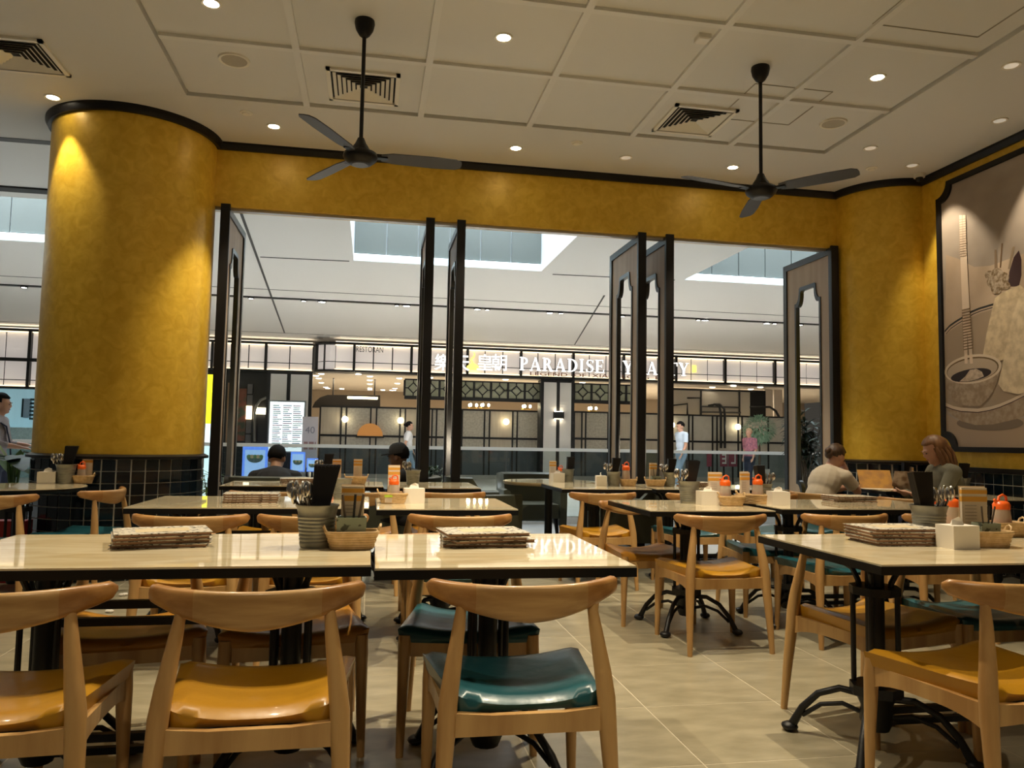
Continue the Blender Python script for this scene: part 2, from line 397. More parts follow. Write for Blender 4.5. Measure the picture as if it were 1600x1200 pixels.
downlight('lit downlight near the gold header, at its middle', 1.208, 6.656, power=DOWN_POWER, aim=(1.208, 6.75, 0))
downlight('lit downlight near the gold header, left of the right fan rod', 3.297, 6.665, power=DOWN_POWER, aim=(3.297, 6.75, 0))
downlight('lit downlight in the coffer to the right of the right fan', 3.491, 4.81, power=DOWN_POWER*.14, ang=90, blend=.6, z=PN)
downlight('lit downlight near the gold header, between pillar and left fan', -.877, 6.639, power=DOWN_POWER, aim=(-.877, 6.75, 0))
downlight('lit downlight at far left beside the pillar top', -2.52, 6.44, power=DOWN_POWER*.36, aim=(-2.52, 6.3, 0))
downlight('lit downlight at the top left edge of the coffers', -1.035, 4.824, power=DOWN_POWER*.14, ang=90, blend=.6, z=PN)
for x, y, w_ in [(2.0, 3.98, 1.45), (.80, 3.20, 1.25), (-.95, 3.36, 1.05), (-.5, .2, .48), (1.7, .2, .48), (-2.6, 3.6, .3)]:   # the rows over the near tables, above the frame
    downlight('lit downlight over the near tables, above the camera frame', x, y, power=DOWN_POWER*w_, ang=90, blend=.45, z=PN if y > .9 and x > -1.5 else HC)
for (x, y), lb, am in (((4.873, 6.242), 'nearest the corner camera', (5.24, 6.05, 2.2)), ((4.863, 5.213), 'above the picture on the side wall', (5.24, 5.15, 2.2)),
                       ((4.80, 4.30), 'beyond the picture, past the frame edge', (5.24, 4.3, 2.2))):
    downlight('small gimbal spotlight in ceiling '+lb, x, y, lit=False, aim=am, power=SPOT_POWER, ang=62, group='gimbal spotlights by the side wall')
for (x, y), lb in (((4.231, 4.424), 'at the right edge of the ceiling border'), ((4.24, 5.953), 'right of the round ceiling speaker'), ((2.239, 6.657), 'near the header, left of the right fan blade')):
    downlight('small unlit gimbal spotlight in ceiling '+lb, x, y, lit=False, group='gimbal spotlights by the side wall')
def ring_speaker(label, x, y):
    t = thing('ceiling_speaker', label, 'speaker', (x, y, PN), 0, 'round ceiling speakers')
    MB().lathe([(.088, -.001), (.088, -.010), (.105, -.012), (.108, 0)], 32).build('rim', vent_white, t, smooth=50)
    MB().lathe([(.0001, -.006), (.09, -.006), (.09, .0), (.0001, .0)], 32).build('grille', mat('speaker_grille', (.46, .42, .34), .8), t)
ring_speaker('round flush ceiling speaker in the left coffer row', -1.019, 5.545)
ring_speaker('round flush ceiling speaker right of the right fan', 3.649, 5.593)
for (x, y), lb in (((-1.065, 6.407), 'left of the left fan near the pillar'), ((1.706, 6.418), 'between the fans near the header'), ((4.569, 6.401), 'in the right ceiling border near the corner')):
    tag(MB().lathe([(.0001, -.016), (.03, -.016), (.036, -.008), (.05, -.006), (.052, 0), (.0001, 0)], 20).build('sprinkler_cover', vent_white, loc=(x, y, HC), smooth=40),
        'small round cream sprinkler plate '+lb, 'sprinkler', 'ceiling sprinkler plates')
sd = thing('smoke_detector', 'small square white sensor box on ceiling between the fans', 'sensor', (2.047, 4.555, PN))
MB().box(-.042, .042, -.042, .042, -.03, 0).build('body', mat('white_plastic', (.78, .74, .66), .4), sd); MB().box(-.036, .036, -.036, .036, -.034, -.0301).build('cover', mat('white_plastic2', (.82, .78, .70), .4), sd)
cc = thing('security_camera', 'small white dome camera in the right ceiling corner', 'camera', (5.10, 6.437, HC))
MB().lathe([(.0001, 0), (.055, 0), (.05, -.035), (.0001, -.04)], 20).build('base', vent_white, cc, smooth=40)
MB().ell((0, 0, -.045), (.034, .034, .034)).build('dome', black, cc, smooth=80)

def fan(label, x, y, a0):
    t = thing('ceiling_fan', label, 'ceiling fan', (x, y, PN), a0, 'black ceiling fans')
    MB().lathe([(.0001, 0), (.062, 0), (.064, -.02), (.055, -.06), (.034, -.095), (.014, -.112), (.0001, -.112)], 24).build('canopy', black, t, smooth=50)
    MB().tube([(0, 0, -.10), (0, 0, -.80)], .0125, 12).build('rod', black, t, smooth=50)
    MB().lathe([(.0001, -.76), (.02, -.765), (.035, -.80), (.055, -.83), (.058, -.845), (.0001, -.846)], 24).build('hub_cap', black, t, smooth=50)
    motor = MB().lathe([(.0001, -.843), (.06, -.845), (.10, -.862), (.108, -.885), (.10, -.905), (.07, -.93), (.055, -.935), (.0001, -.935)], 32).build('motor', black, t, smooth=50)
    MB().lathe([(.0001, -.9385), (.05, -.9385), (.052, -.934), (.0001, -.934)], 24).build('bottom_cap', mat('fan_cap_grey', (.07, .07, .075), .4), motor, smooth=40)
    bl = mat('fan_blade_grey', (.055, .055, .062), .45)
    for k in range(3):
        R = Matrix.Rotation(k*2*pi/3, 4, 'Z'); tilt = Matrix.Rotation(radians(-13), 4, 'X')
        b = MB(); b.M = R @ Matrix.Translation((0, 0, -.878)) @ tilt
        out = [(.13, -.035), (.20, -.055), (.45, -.062), (.60, -.055), (.635, -.035), (.64, 0), (.635, .035), (.60, .055), (.45, .062), (.20, .055), (.13, .035)]
        b.prism(out, 'z', -.003, .003); bo = b.build('blade', bl, t)
        c = MB(); c.M = R @ Matrix.Translation((0, 0, -.878)); c.box(.085, .17, -.022, .022, -.008, .004); c.build('blade_iron', black, bo)
    return t
fan('black three-blade ceiling fan on a long rod, left of the two', -.111, 4.833, radians(2))
fan('black three-blade ceiling fan on a long rod, right of the two', 2.612, 4.857, radians(-48))

# ================================================================== folding door leaves, open at right angles to the wall
def cusp(u0, u1, z0, z1, du, dz, flip=False):
    """opening with stepped, concave shoulders"""
    def arc(cx, cz, a0, a1): return [(cx+du*.62*cos(radians(a)), cz+dz*.62*sin(radians(a))) for a in range(a0, a1, 15 if a1 > a0 else -15)]
    top = [(u1, z1-dz)]+[(u1-du*.15, z1-dz)]
    n = 6
    for i in range(n+1):
        a = radians(90*i/n); top.append((u1-du*.18-du*.62*sin(a), z1-dz+dz*.80*(1-cos(a))))
    top += [(u1-du*.80, z1-dz*.08), (u1-du, z1)]
    left = [(u0+u1-u, z) for u, z in top[::-1]]
    bot = [(u, z0+z1-z) for u, z in (top+left)[::-1]]
    return top+left+bot
LEAF_W, LEAF_Z = .95, 3.165
def make_leaf(label):
    t = thing('folding_door', label, 'door', (0, 0, 0), 0, 'open folding door leaves')
    W, Hh, f = LEAF_W, LEAF_Z, .065
    R = Matrix(((0, 0, 1, 0), (1, 0, 0, 0), (0, 1, 0, 0), (0, 0, 0, 1)))
    def put(n, me, dx, m_=None):
        me.transform(R); o = obj_from(n, me, t); o.location = (dx, 0, 0); return o
    fr = MB().box(-.028, .028, 0, f, .02, Hh).box(-.028, .028, W-f, W, .02, Hh).box(-.028, .028, f, W-f, Hh-f, Hh).box(-.028, .028, f, W-f, .02, .02+f*1.6)
    fr.build('frame', door_black, t)
    MB().box(-.040, .040, -.012, .012, .02, Hh+.015).build('edge_post', black, t)
    hole = cusp(f+.16, W-f-.16, .55, Hh-.30, .11, .17)
    put('panel', curve_prism('panel', [(f-.002, .1), (W-f+.002, .1), (W-f+.002, Hh-f+.002), (f-.002, Hh-f+.002)], [hole], .026, door_wood), -.013)
    inner = cusp(f+.19, W-f-.19, .59, Hh-.34, .11, .17)
    put('opening_trim', curve_prism('opening_trim', hole, [inner], .044, door_black), -.022)
    return t
leaf_x = [(-1.316, 'folding door leaf nearest the gold pillar, far left'), (.494, 'folding door leaf, left of the narrow centre-left pair'), (.782, 'folding door leaf, right of the narrow centre-left pair'),
          (2.552, 'folding door leaf, left of the centre-right pair'), (2.837, 'folding door leaf, right of the centre-right pair'), (4.612, 'folding door leaf against the right gold column')]
leaf0 = make_leaf('black framed tan '+leaf_x[0][1]); leaf0.location = (leaf_x[0][0], WY-.06, 0)
for x, lb in leaf_x[1:]: dup(leaf0, (x, WY-.06, 0), 0, 'black framed tan '+lb)
# ================================================================== the mall beyond the wall
struct(MB().box(-24, 20, 7.32, 32, -.1, 0).build('floor_mall', mall_floor))
cl = MB(); Z0, Z1 = MC, MC+.12
cl.box(-24, 20, WY+.2, 8.7, Z0, Z1); cl.box(-24, -2.6, YL+.1, WY+.2, Z0, Z1)
S = sorted(SKYLIGHTS)
cl.box(-24, S[0][0], 8.7, 12.2, Z0, Z1); cl.box(S[0][0], S[0][1], 8.7, S[0][2], Z0, Z1); cl.box(S[0][1], S[1][0], 8.7, 12.2, Z0, Z1)
cl.box(S[1][1], S[2][0], 8.7, 12.2, Z0, Z1); cl.box(S[2][1], 20, 8.7, 12.2, Z0, Z1); cl.box(-24, 20, 12.2, 23.2, Z0, Z1)
mall_ceiling = struct(cl.build('ceiling_mall', white_wall))
well_grey = mat('skylight_grey_panel', (.13, .145, .132), .45, 0, (.15, .165, .15), .6)
well_white = mat('skylight_white', (.78, .84, .88), .6)
for i, (x0, x1, y0, y1) in enumerate(SKYLIGHTS):
    w = struct(MB().box(x0-.1, x0, y0, y1, MC+.12, MC+2.1).box(x1, x1+.1, y0, y1, MC+.12, MC+2.1).box(x0-.1, x1+.1, y0-.1, y0, MC+.12, MC+2.1)
               .box(x0-.1, x1+.1, y1+.03, y1+.1, MC+.12, MC+2.1).box(x0-.1, x1+.1, y0-.1, y1+.1, MC+2.1, MC+2.2).build('trim_%d' % (20+i), well_white))
    n = max(1, round((x1-x0)/.52)); s = (x1-x0)/n
    for k in range(n):
        for zz in (0, 1): MB().box(x0+k*s+.008, x0+(k+1)*s-.008, y1, y1+.03, MC+.13+zz*1.0, MC+1.12+zz*.95).build('panel', well_grey, w)
    MB().box(x0, x1, y1-.03, y1, MC+.01, MC+.11).build('light_strip', emis('cove_daylight', (.72, .92, 1), 1.6), w)
# dark joints and the lighting track on the mall ceiling
joint = mat('ceiling_joint', (.05, .048, .045), .6)
struct(MB().box(-24, 20, 15.02, 15.05, MC-.004, MC).build('trim_30', joint)); struct(MB().box(-24, 20, 21.30, 21.34, MC-.004, MC).build('trim_31', joint))
struct(MB().bar((-1.60, 8.9, MC-.003), (-2.32, 21.3, MC-.003), .035, .008).build('trim_32', joint))
struct(MB().bar((4.27, 13.9, MC-.003), (5.67, 21.3, MC-.003), .03, .008).build('trim_33', joint)); struct(MB().bar((2.9, 12.35, MC-.003), (5.0, 12.25, MC-.003), .03, .008).build('trim_34', joint))
struct(MB().bar((-1.75, 12.32, MC-.003), (-.4, 12.25, MC-.003), .03, .008).build('trim_35', joint))
struct(MB().box(-24, -2.6, 9.45, 9.62, MC-.02, MC).build('trim_36', black))
track = struct(MB().box(-24, 20, 15.86, 15.98, MC-.02, MC).build('trim_37', black))
lamp_cool = emis('track_lens', (1, .97, .90), 14)
for k, (xp, yp, r) in enumerate([(40, 447, .05), (392, 463, .045), (475, 468, .045), (503, 468, .07), (620, 476, .04), (635, 476, .07), (745, 482, .065), (760, 483, .045), (858, 487, .065), (875, 488, .045),
                                 (970, 493, .05), (1087, 499, .045), (1099, 499, .07), (1197, 503, .07), (1208, 504, .045), (1252, 505, .05)]):
    X_ = pz(xp, yp, MC).x
    t = thing('track_spotlight', 'small bright spotlight in the black mall ceiling track, number %s from left' % ['one', 'two', 'three', 'four', 'five', 'six', 'seven', 'eight', 'nine', 'ten', 'eleven', 'twelve', 'thirteen', 'fourteen', 'fifteen', 'sixteen'][k],
              'ceiling light', (X_, 15.92, MC-.02), 0, 'spotlights in the mall ceiling track')
    MB().lathe([(r, .0), (r, -.025), (r+.012, -.028), (r+.014, 0)], 16).build('ring', black, t, smooth=50); MB().lathe([(.0001, -.02), (r, -.02), (r, -.012), (.0001, -.012)], 16).build('lens', lamp_cool, t)
    if k % 2 == 0:
        l = bpy.data.lights.new('track_beam', 'SPOT'); l.energy = 150; l.color = (1, .95, .87); l.spot_size = radians(130); l.spot_blend = .8; l.shadow_soft_size = .06
        o = bpy.data.objects.new('track_beam', l); COL.objects.link(o); o.parent = t; o.location = (0, 0, -.06)

# glass balustrade
RZ = 1.02
bal = thing('glass_balustrade', 'frameless glass balustrade with pale handrail beyond the doors', 'balustrade', (0, 10.5, 0))
MB().box(-9, 7.2, -.035, .035, RZ-.022, RZ+.022).build('handrail', mat('pale_steel_rail', (.95, .93, .88), .35), bal)
MB().box(-9, 7.2, -.05, .05, 0, .10).build('base_channel', chrome, bal)
gx = [-9.0, -7.1, -5.2, -3.2, -1.72, .10, 1.85, 3.6, 5.35, 7.2]
for a, b in zip(gx, gx[1:]): MB().box(a+.008, b-.008, -.008, .008, .09, RZ-.022).build('glass_pane', rail_glass, bal)

# ---------------------------------------------------------------- shop front across the mall
def fx(x, y=600, Y=FY): return py(x, y, Y).x
def fz(x, y, Y=FY): return py(x, y, Y).z
panel_lit = mat('backlit_panel', (.80, .74, .70), .6, emit=(1, .90, .84), estr=.20)
led = emis('warm_led_strip', (1, .80, .48), 1.5)
frame_blk = mat('shopfront_black', (.012, .011, .010), .45)
def fascia(label, X0, X1, Y, zb, zt, posts, nthin, zmid, extra=None):
    t = thing('shop_fascia', label, 'fascia', (0, Y, 0))
    MB().box(X0, X1, 0, .35, zt-.066, zt).build('top_band', frame_blk, t); MB().box(X0, X1, 0, .35, zb, zb+.055).build('bottom_band', frame_blk, t); MB().box(X0, X1, .10, .34, zt+.002, zt+.03).build('cove_light', emis('cove_warm', (1, .86, .66), 1.1), t)
    MB().box(X0, X1, .06, .10, zt-.090, zt-.066).build('led_strip', led, t); MB().box(X0, X1, .06, .10, zb+.055, zb+.085).build('led_strip', led, t)
    ps = sorted(posts)
    for p in ps: MB().box(p-.035, p+.035, .0, .12, zb+.055, zt-.066).build('post', frame_blk, t)
    edges = [X0]+ps+[X1]
    for a, b in zip(edges, edges[1:]):
        if b-a < .15: continue
        n = max(1, round((b-a)/.52)) if nthin is None else nthin
        for k in range(n):
            u0, u1 = a+(b-a)*k/n, a+(b-a)*(k+1)/n
            for v0, v1 in ((zb+.055, zmid), (zmid, zt-.066)):
                MB().box(u0+.016, u1-.016, .13, .16, v0+.012, v1-.012).build('panel', panel_lit, t)
    MB().box(X0, X1, .165, .34, zb+.055, zt-.066).build('backing', frame_blk, t)
    return t
FZB, FZT = 2.95, 3.77
XA, XB = fx(522), 18
posts = [fx(x) for x in (552, 642, 730, 814, 896, 975, 1057, 1134, 1212, 1290, 1370)]
main_fascia = fascia('long backlit white fascia with black grid above the restaurant opposite', XA, XB, FY, FZB, FZT, posts, None, FZB+.28)
# rounded return of the fascia at its left end
cr = thing('shop_fascia_return', 'rounded backlit corner joining the two fascias opposite', 'fascia', (0, 0, 0))
XL = fx(488, 560, FY+.55)
arcp = [(XA-(XA-XL)*sin(radians(a)), FY+.55*(1-cos(radians(a)))) for a in range(0, 91, 15)]
for (a, b) in zip(arcp, arcp[1:]):
    MB().prism([a, b, (b[0]+.02, b[1]+.3), (a[0]+.02, a[1]+.3)], 'z', FZT-.066, FZT).build('top_band', frame_blk, cr); MB().prism([a, b, (b[0]+.02, b[1]+.3), (a[0]+.02, a[1]+.3)], 'z', FZB, FZB+.055).build('bottom_band', frame_blk, cr)
    cc_ = Vector((XA, FY+.55)); I = lambda p_, k_: tuple(cc_+(Vector(p_)-cc_)*k_)
    for v0, v1 in ((FZB+.055, FZB+.28), (FZB+.28, FZT-.066)): MB().prism([I(a, .84), I(b, .84), I(b, .78), I(a, .78)], 'z', v0+.012, v1-.012).build('panel', panel_lit, cr)
    MB().prism([I(a, .97), I(a, .86), (I(a, .86)[0]+.012, I(a, .86)[1]), (I(a, .97)[0]+.012, I(a, .97)[1])], 'z', FZB, FZT).build('post', frame_blk, cr) if a in (arcp[2], arcp[4]) else None
LY = FY+.6
fascia('short recessed backlit fascia above the menu board opposite', fx(150, 560, LY), XL, LY, fz(400, 580, LY), fz(400, 533, LY), [fx(x, 560, LY) for x in (331, 415)], None, fz(400, 565, LY))
lf = fascia('tall two-tier backlit fascia seen left of the gold pillar', -17, fx(140), FY, fz(30, 607), fz(30, 513), [fx(x) for x in (42, -40, -120)], 2, fz(30, 593))
MB().box(-17, fx(140), -.01, .12, fz(30, 564), fz(30, 559)).build('mid_band', frame_blk, lf)

# soffit and interior of the restaurant opposite
soffit = mat('warm_soffit', (.66, .57, .46), .7)
struct(MB().box(XL+.1, 18, FY+.36, 30, 2.93, 3.0).box(-22, XL+.1, FY+1.0, 30, 2.93, 3.0).build('ceiling_shop', soffit))
struct(MB().box(-22, 18, 29.9, 30, 0, 2.95).build('wall_shop_back', mat('shop_back_wall', (.30, .23, .16), .8)))
lens_far = emis('far_lens', (1, .90, .70), 9)
dots = [(502, 584), (494, 587), (498, 591), (502, 598), (509, 605), (512, 611), (534, 614), (560, 584.5), (578, 588), (578, 594), (578, 600), (578, 606.5), (578, 612), (624, 591), (621, 599), (617, 607), (615, 613), (598, 615.5), (612, 618),
        (672, 590), (790, 593), (910, 598), (1058, 607), (1113, 605), (1146, 603), (1173, 608), (1188, 605)]
words = ['first', 'second', 'third']
for k, (x, y) in enumerate(dots):
    p = pz(x, y, 2.93)
    if p.y > 29: p = py(x, y, 29); 
    tag(MB().lathe([(.0001, -.012), (.075, -.012), (.085, 0), (.0001, 0)], 12).build('soffit_downlight', lens_far, loc=(p.x, p.y, 2.93)),
        'tiny lit downlight in the soffit of the restaurant opposite', 'ceiling light', 'downlights under the soffit opposite')

# white columns
def column(label, xa, xb, xmid, ytop, Y, sconce=False):
    t = thing('shop_column', label, 'column', (0, Y, 0)); X0, X1, Xm = fx(xa, 640, Y), fx(xb, 640, Y), fx(xmid, 640, Y); zt = FZB
    MB().box(X0, X1, .05, .6, 0, zt).build('core', frame_blk, t)
    pw = mat('column_white', (.78, .76, .73), .5)
    MB().box(X0+.05, Xm-.05, .0, .05, .02, zt-.1).build('panel', pw, t); MB().box(Xm+.05, X1-.05, .0, .05, .02, zt-.1).build('panel', pw, t)
    for xx in (X0, Xm, X1): MB().box(xx-.045, xx+.045, -.01, .05, 0, zt).build('black_strip', frame_blk, t)
    if sconce:
        zc = fz(874, 649, Y); s = MB().box(Xm-.15, Xm+.15, -.14, -.02, zc-.1, zc+.1).build('sconce', frame_blk, t)
        MB().box(Xm-.12, Xm+.12, -.12, -.04, zc+.095, zc+.11).build('sconce_light', emis('sconce_glow', (1, .85, .6), 8), s); MB().box(Xm-.12, Xm+.12, -.12, -.04, zc-.11, zc-.095).build('sconce_light', emis('sconce_glow', (1, .85, .6), 8), s)
column('white two-panel column behind the menu board opposite', 418, 484, 449.5, 583, FY+.25)
column('white two-panel column with a dark wall sconce, under the sign', 847, 895, 872, 590, FY+.15, True)

# dividing screens of the restaurant opposite
beige = mat('screen_beige_glass', (.60, .52, .40), .25, 0, (.66, .58, .45), 14, (1, 1, .1))
beige2 = mat('screen_mottled_glass', (.52, .48, .39), .25, 0, (.64, .60, .50), 18, detail=8)
slate = mat('screen_slate_base', (.10, .12, .135), .3)
slate2 = mat('screen_grey_base', (.26, .31, .33), .3, 0, (.36, .40, .41), 3)
def screen(label, xa, xb, mull, ytop, ymid, mats, base=None, Y=FY+.9):
    t = thing('dining_screen', label, 'screen', (0, Y, 0)); X0, X1 = fx(xa, 660, Y), fx(xb, 660, Y); xm = (xa+xb)/2
    zt, zm, zd, zb = fz(xm, ytop, Y), fz(xm, ymid, Y), .93, .12
    MB().box(X0, X1, -.03, .05, zt-.05, zt).build('top_rail', frame_blk, t); MB().box(X0, X1, -.02, .05, zm-.03, zm+.03).build('mid_rail', frame_blk, t)
    MB().box(X0, X1, -.02, .08, 0, zb).build('plinth', mat('pale_plinth', (.5, .48, .44), .5), t)
    ms = [X0]+[fx(m, 660, Y) for m in mull]+[X1]
    for m in ms: MB().box(m-.022, m+.022, -.025, .05, zb, zt-.05).build('mullion', frame_blk, t)
    for k, (a, b) in enumerate(zip(ms, ms[1:])):
        m_ = mats[k % len(mats)]
        MB().box(a+.022, b-.022, 0, .03, zm+.03, zt-.05).build('panel', m_, t); MB().box(a+.022, b-.022, 0, .03, zd, zm-.03).build('panel', m_, t); MB().box(a+.022, b-.022, 0, .03, zb, zd).build('base_panel', base or slate, t)
    return t
screen('mottled glass dining screen opposite, left of the sconce column', 500, 845, [533, 541, 579, 588, 625, 633, 675, 682, 715, 722, 757, 765, 801, 808], 637.5, 683, [beige, beige2, beige2])
screen('short beige dining screen opposite, right of the sconce column', 897, 1043, [909, 915, 950, 956, 1000, 1006], 644, 686.5, [beige, beige, beige2])
screen('pale dining screen opposite, behind the small tree', 1046, 1240, [1076, 1082, 1113, 1120, 1153, 1159, 1200], 649, 691, [mat('screen_pale', (.66, .61, .51), .4, 0, (.70, .65, .55), 6)], slate2)
# upper panels above the right-hand screen
ub = thing('upper_wall_panel', 'pale upper wall with black lines and looping pipes opposite, right', 'wall panel', (0, FY+1.3, 0)); UY = FY+1.3
MB().box(fx(1040, 630, UY), fx(1180, 630, UY), 0, .05, fz(1110, 652, UY), fz(1110, 609, UY)).build('panel', mat('upper_taupe', (.52, .46, .37), .6), ub)
for a in (1095, 1155): MB().box(fx(a, 630, UY)-.025, fx(a, 630, UY)+.025, -.03, 0, fz(a, 652, UY), fz(a, 609, UY)).build('black_line', frame_blk, ub)
MB().box(fx(1040, 630, UY), fx(1180, 630, UY), -.04, .02, fz(1110, 611, UY), fz(1110, 608, UY)).build('black_line', frame_blk, ub)
for pts in ([(1046, 634), (1073, 631), (1073, 648)], [(1073, 622), (1094, 622), (1094, 648)], [(1094, 635), (1155, 637)], [(1096, 644), (1156, 645)]):
    MB().tube([(*[py(a, b, UY)[i] for i in (0,)], -.05, py(a, b, UY).z) for a, b in pts], .03, 6).build('pipe', frame_blk, ub)
for pts in ([(1096, 635), (1106, 633), (1113, 637), (1115, 648), (1115, 700)], [(1104, 633), (1113, 633), (1120, 640), (1121, 650), (1121, 700)], [(1160, 637), (1190, 637), (1199, 643), (1204, 652)]):
    MB().tube([(py(a, b, UY).x, -.52, py(a, b, UY).z) for a, b in pts], .038, 6).build('pipe', frame_blk, ub)
MB().box(fx(1172, 630, UY), fx(1196, 630, UY), -.02, .05, fz(1184, 652, UY), fz(1184, 610, UY)).build('dark_opening', mat('dark_room', (.012, .011, .010), .9), ub)
for a, b in ((1196, 1207), (1209, 1222)): MB().box(fx(a, 630, UY), fx(b, 630, UY), -.02, .05, fz(a, 652, UY), fz(a, 607, UY)).build('panel', mat('upper_cream', (.62, .52, .42), .6), ub)

# lattice transoms
def lattice(label, xa, xb, nb, y0, y1, Y=FY+.5):
    t = thing('lattice_transom', label, 'lattice', (0, Y, 0)); X0, X1 = fx(xa, 610, Y), fx(xb, 610, Y); xm = (xa+xb)/2; zt, zb = fz(xm, y0, Y), fz(xm, y1, Y); w = (X1-X0)/nb; zc = (zt+zb)/2
    MB().box(X0, X1, -.02, .04, zb-.10, zb).build('lintel', frame_blk, t); MB().box(X0, X1, -.02, .04, zt, zt+.04).build('head_rail', frame_blk, t)
    pane = mat('lattice_pane', (.46, .47, .32), .2, 0, (.56, .56, .40), 3)
    for k in range(nb):
        a = X0+k*w; c = a+w/2; d = .15
        MB().box(a+.02, a+w-.02, .02, .03, zb, zt).build('pane', pane, t)
        b = MB().box(a-.03, a+.03, -.02, .03, zb, zt)
        for p, q in (((c-d, zc), (c, zc+d)), ((c, zc+d), (c+d, zc)), ((c+d, zc), (c, zc-d)), ((c, zc-d), (c-d, zc)), ((a, zc), (c-d, zc)), ((c+d, zc), (a+w, zc)), ((c, zc+d), (c, zt)), ((c, zc-d), (c, zb))):
            b.bar((p[0], 0, p[1]), (q[0], 0, q[1]), .03, .03, (0, 1, 0))
        b.build('lattice_bars', frame_blk, t)
    return t
lattice('black lattice transom with diamonds opposite, left of the sconce column', 632, 846, 8, 597, 621)
lattice('black lattice transom with diamonds opposite, right of the sconce column', 897, 1005, 4, 602, 626)
# low dark valance with a bright light slot, behind the left screen
vl = thing('dark_valance', 'dark curved valance with a bright light slot opposite', 'valance', (0, FY+2.2, 0)); VY = FY+2.2
vp = [(488, 636), (492, 628), (500, 621), (512, 617), (594, 617.5), (594, 637), (488, 637)]
MB().prism([(py(a, b, VY).x, py(a, b, VY).z) for a, b in vp], 'y', 0, .1).build('board', mat('dark_bronze', (.02, .016, .012), .4), vl)
MB().box(fx(543, 622, VY), fx(590, 622, VY), -.03, 0, fz(566, 623.5, VY), fz(566, 620, VY)).build('light_slot', emis('slot_glow', (1, .86, .55), 5), vl)
for a in (520, 585): MB().box(fx(a, 622, VY)-.02, fx(a, 622, VY)+.02, .02, .06, fz(a, 619, VY), 2.93).build('hanger', frame_blk, vl)
# glowing lamps
glow = emis('globe_glow', (1, .86, .56), 5)
for k, (x, y, lb) in enumerate([(539, 655, 'leftmost, on the mottled screen'), (626, 657, 'beside the man with a bun'), (791, 659, 'left of the white sconce column'), (1050, 664, 'beside the man in pale blue'), (1153, 667, 'beside the small tree')]):
    p = py(x, y, FY+.75)
    g = thing('globe_lamp', 'round warm glowing globe lamp opposite, '+lb, 'lamp', p, 0, 'globe lamps in the restaurant opposite')
    MB().ell((0, 0, 0), (.09, .09, .09)).build('globe', glow, g, smooth=80); MB().tube([(0, 0, 0), (0, .16, 0)], .02, 8).build('arm', frame_blk, g)
oy = FY+.84; p0 = py(578, 684, oy)
ol = thing('dome_lamp', 'orange half-round glowing lamp behind the screen mid rail opposite', 'lamp', (p0.x, oy, p0.z))
MB().prism([(.36*cos(radians(a)), .05+.36*sin(radians(a))) for a in range(0, 181, 12)], 'y', -.03, .03).build('shade', mat('amber_shade', (.55, .24, .06), .5, emit=(1, .42, .10), estr=.16), ol); MB().box(-.4, .4, -.04, .04, 0, .05).build('base', frame_blk, ol)
for k, (x, y, lb) in enumerate([(738, 633, 'left of two near the lattice'), (757, 633, 'right of two near the lattice'), (822, 635, 'by the curved corner'), (925, 638, 'right of the sconce column')]):
    p = py(x, y, FY+1.8)
    g = thing('chandelier', 'small gold chandelier with bright bulbs opposite, '+lb, 'chandelier', p, 0, 'gold chandeliers opposite')
    MB().lathe([(.14, -.1), (.16, -.1), (.16, -.07), (.14, -.07)], 14).build('ring', mat('brass', (.5, .33, .1), .3, .9), g)
    for q in range(3): MB().ell((.13*cos(q*2.1), .13*sin(q*2.1), 0), (.04, .04, .05), 8, 6).build('bulb', emis('bulb', (1, .85, .5), 22), g)
    MB().tube([(0, 0, 2.93-p.z), (0, 0, -.08)], .008, 6).build('rod', frame_blk, g)
    for q in range(3): MB().bar((.15*cos(q*2.1), .15*sin(q*2.1), -.08), (0, 0, -.06), .008).build('ring_arm', frame_blk, g)

# dark shop at the left, with its banner, floral panels and lamps
DY = FY+.7
ds = thing('dark_shopfront', 'dark shopfront with red floral panels behind the left doors', 'shopfront', (0, DY, 0))
MB().box(fx(300, 640, DY), fx(419, 640, DY), .1, .3, 0, 2.93).build('back_panel', mat('dark_panel', (.016, .014, .013), .5), ds)
fl = mat('floral_panel', (.20, .06, .03), .5, 0, (.05, .06, .03), 5, detail=3, ramp=(.45, .6))
for a, b in ((333, 345), (372, 384)): MB().box(fx(a, 640, DY), fx(b, 640, DY), .04, .1, 1.0, fz(350, 606, DY)).build('floral_panel', fl, ds)
MB().box(fx(354, 640, DY), fx(362, 640, DY), .04, .1, .9, 2.6).build('bronze_panel', mat('bronze_panel', (.30, .18, .10), .4), ds)
for y0, y1 in ((600, 615), (617, 632), (657, 677), (679, 692)): MB().box(fx(385, 640, DY), fx(393, 640, DY), .04, .1, fz(389, y1, DY), fz(389, y0, DY)).build('stack_panel', mat('grey_stack', (.12, .11, .11), .4), ds)
MB().box(fx(384.5, 640, DY), fx(393, 640, DY), .0, .1, fz(389, 655, DY), fz(389, 634, DY)).build('lamp_box', emis('lamp_box', (1, .82, .52), 2.2), ds)
MB().box(fx(400, 640, DY), fx(416, 640, DY), .0, .1, fz(408, 647, DY), fz(408, 637, DY)).build('lamp_bowl', emis('lamp_bowl', (1, .90, .62), 3), ds)
MB().tube([(py(a, b, DY).x, .02, py(a, b, DY).z) for a, b in ((398, 690), (398, 645), (401, 633), (407, 625), (416, 621))], .035, 8).build('arch', mat('grey_arch', (.25, .24, .22), .4), ds)
bn = thing('vertical_banner', 'tall yellow and white vertical banner beside the gold pillar', 'banner', (0, FY-1.5, 0)); BY = FY-1.5
MB().box(fx(318, 620, BY), fx(331, 620, BY), 0, .03, fz(324, 662, BY), fz(324, 585, BY)).build('yellow_field', emis('banner_yellow', (.9, .85, .02), .9), bn)
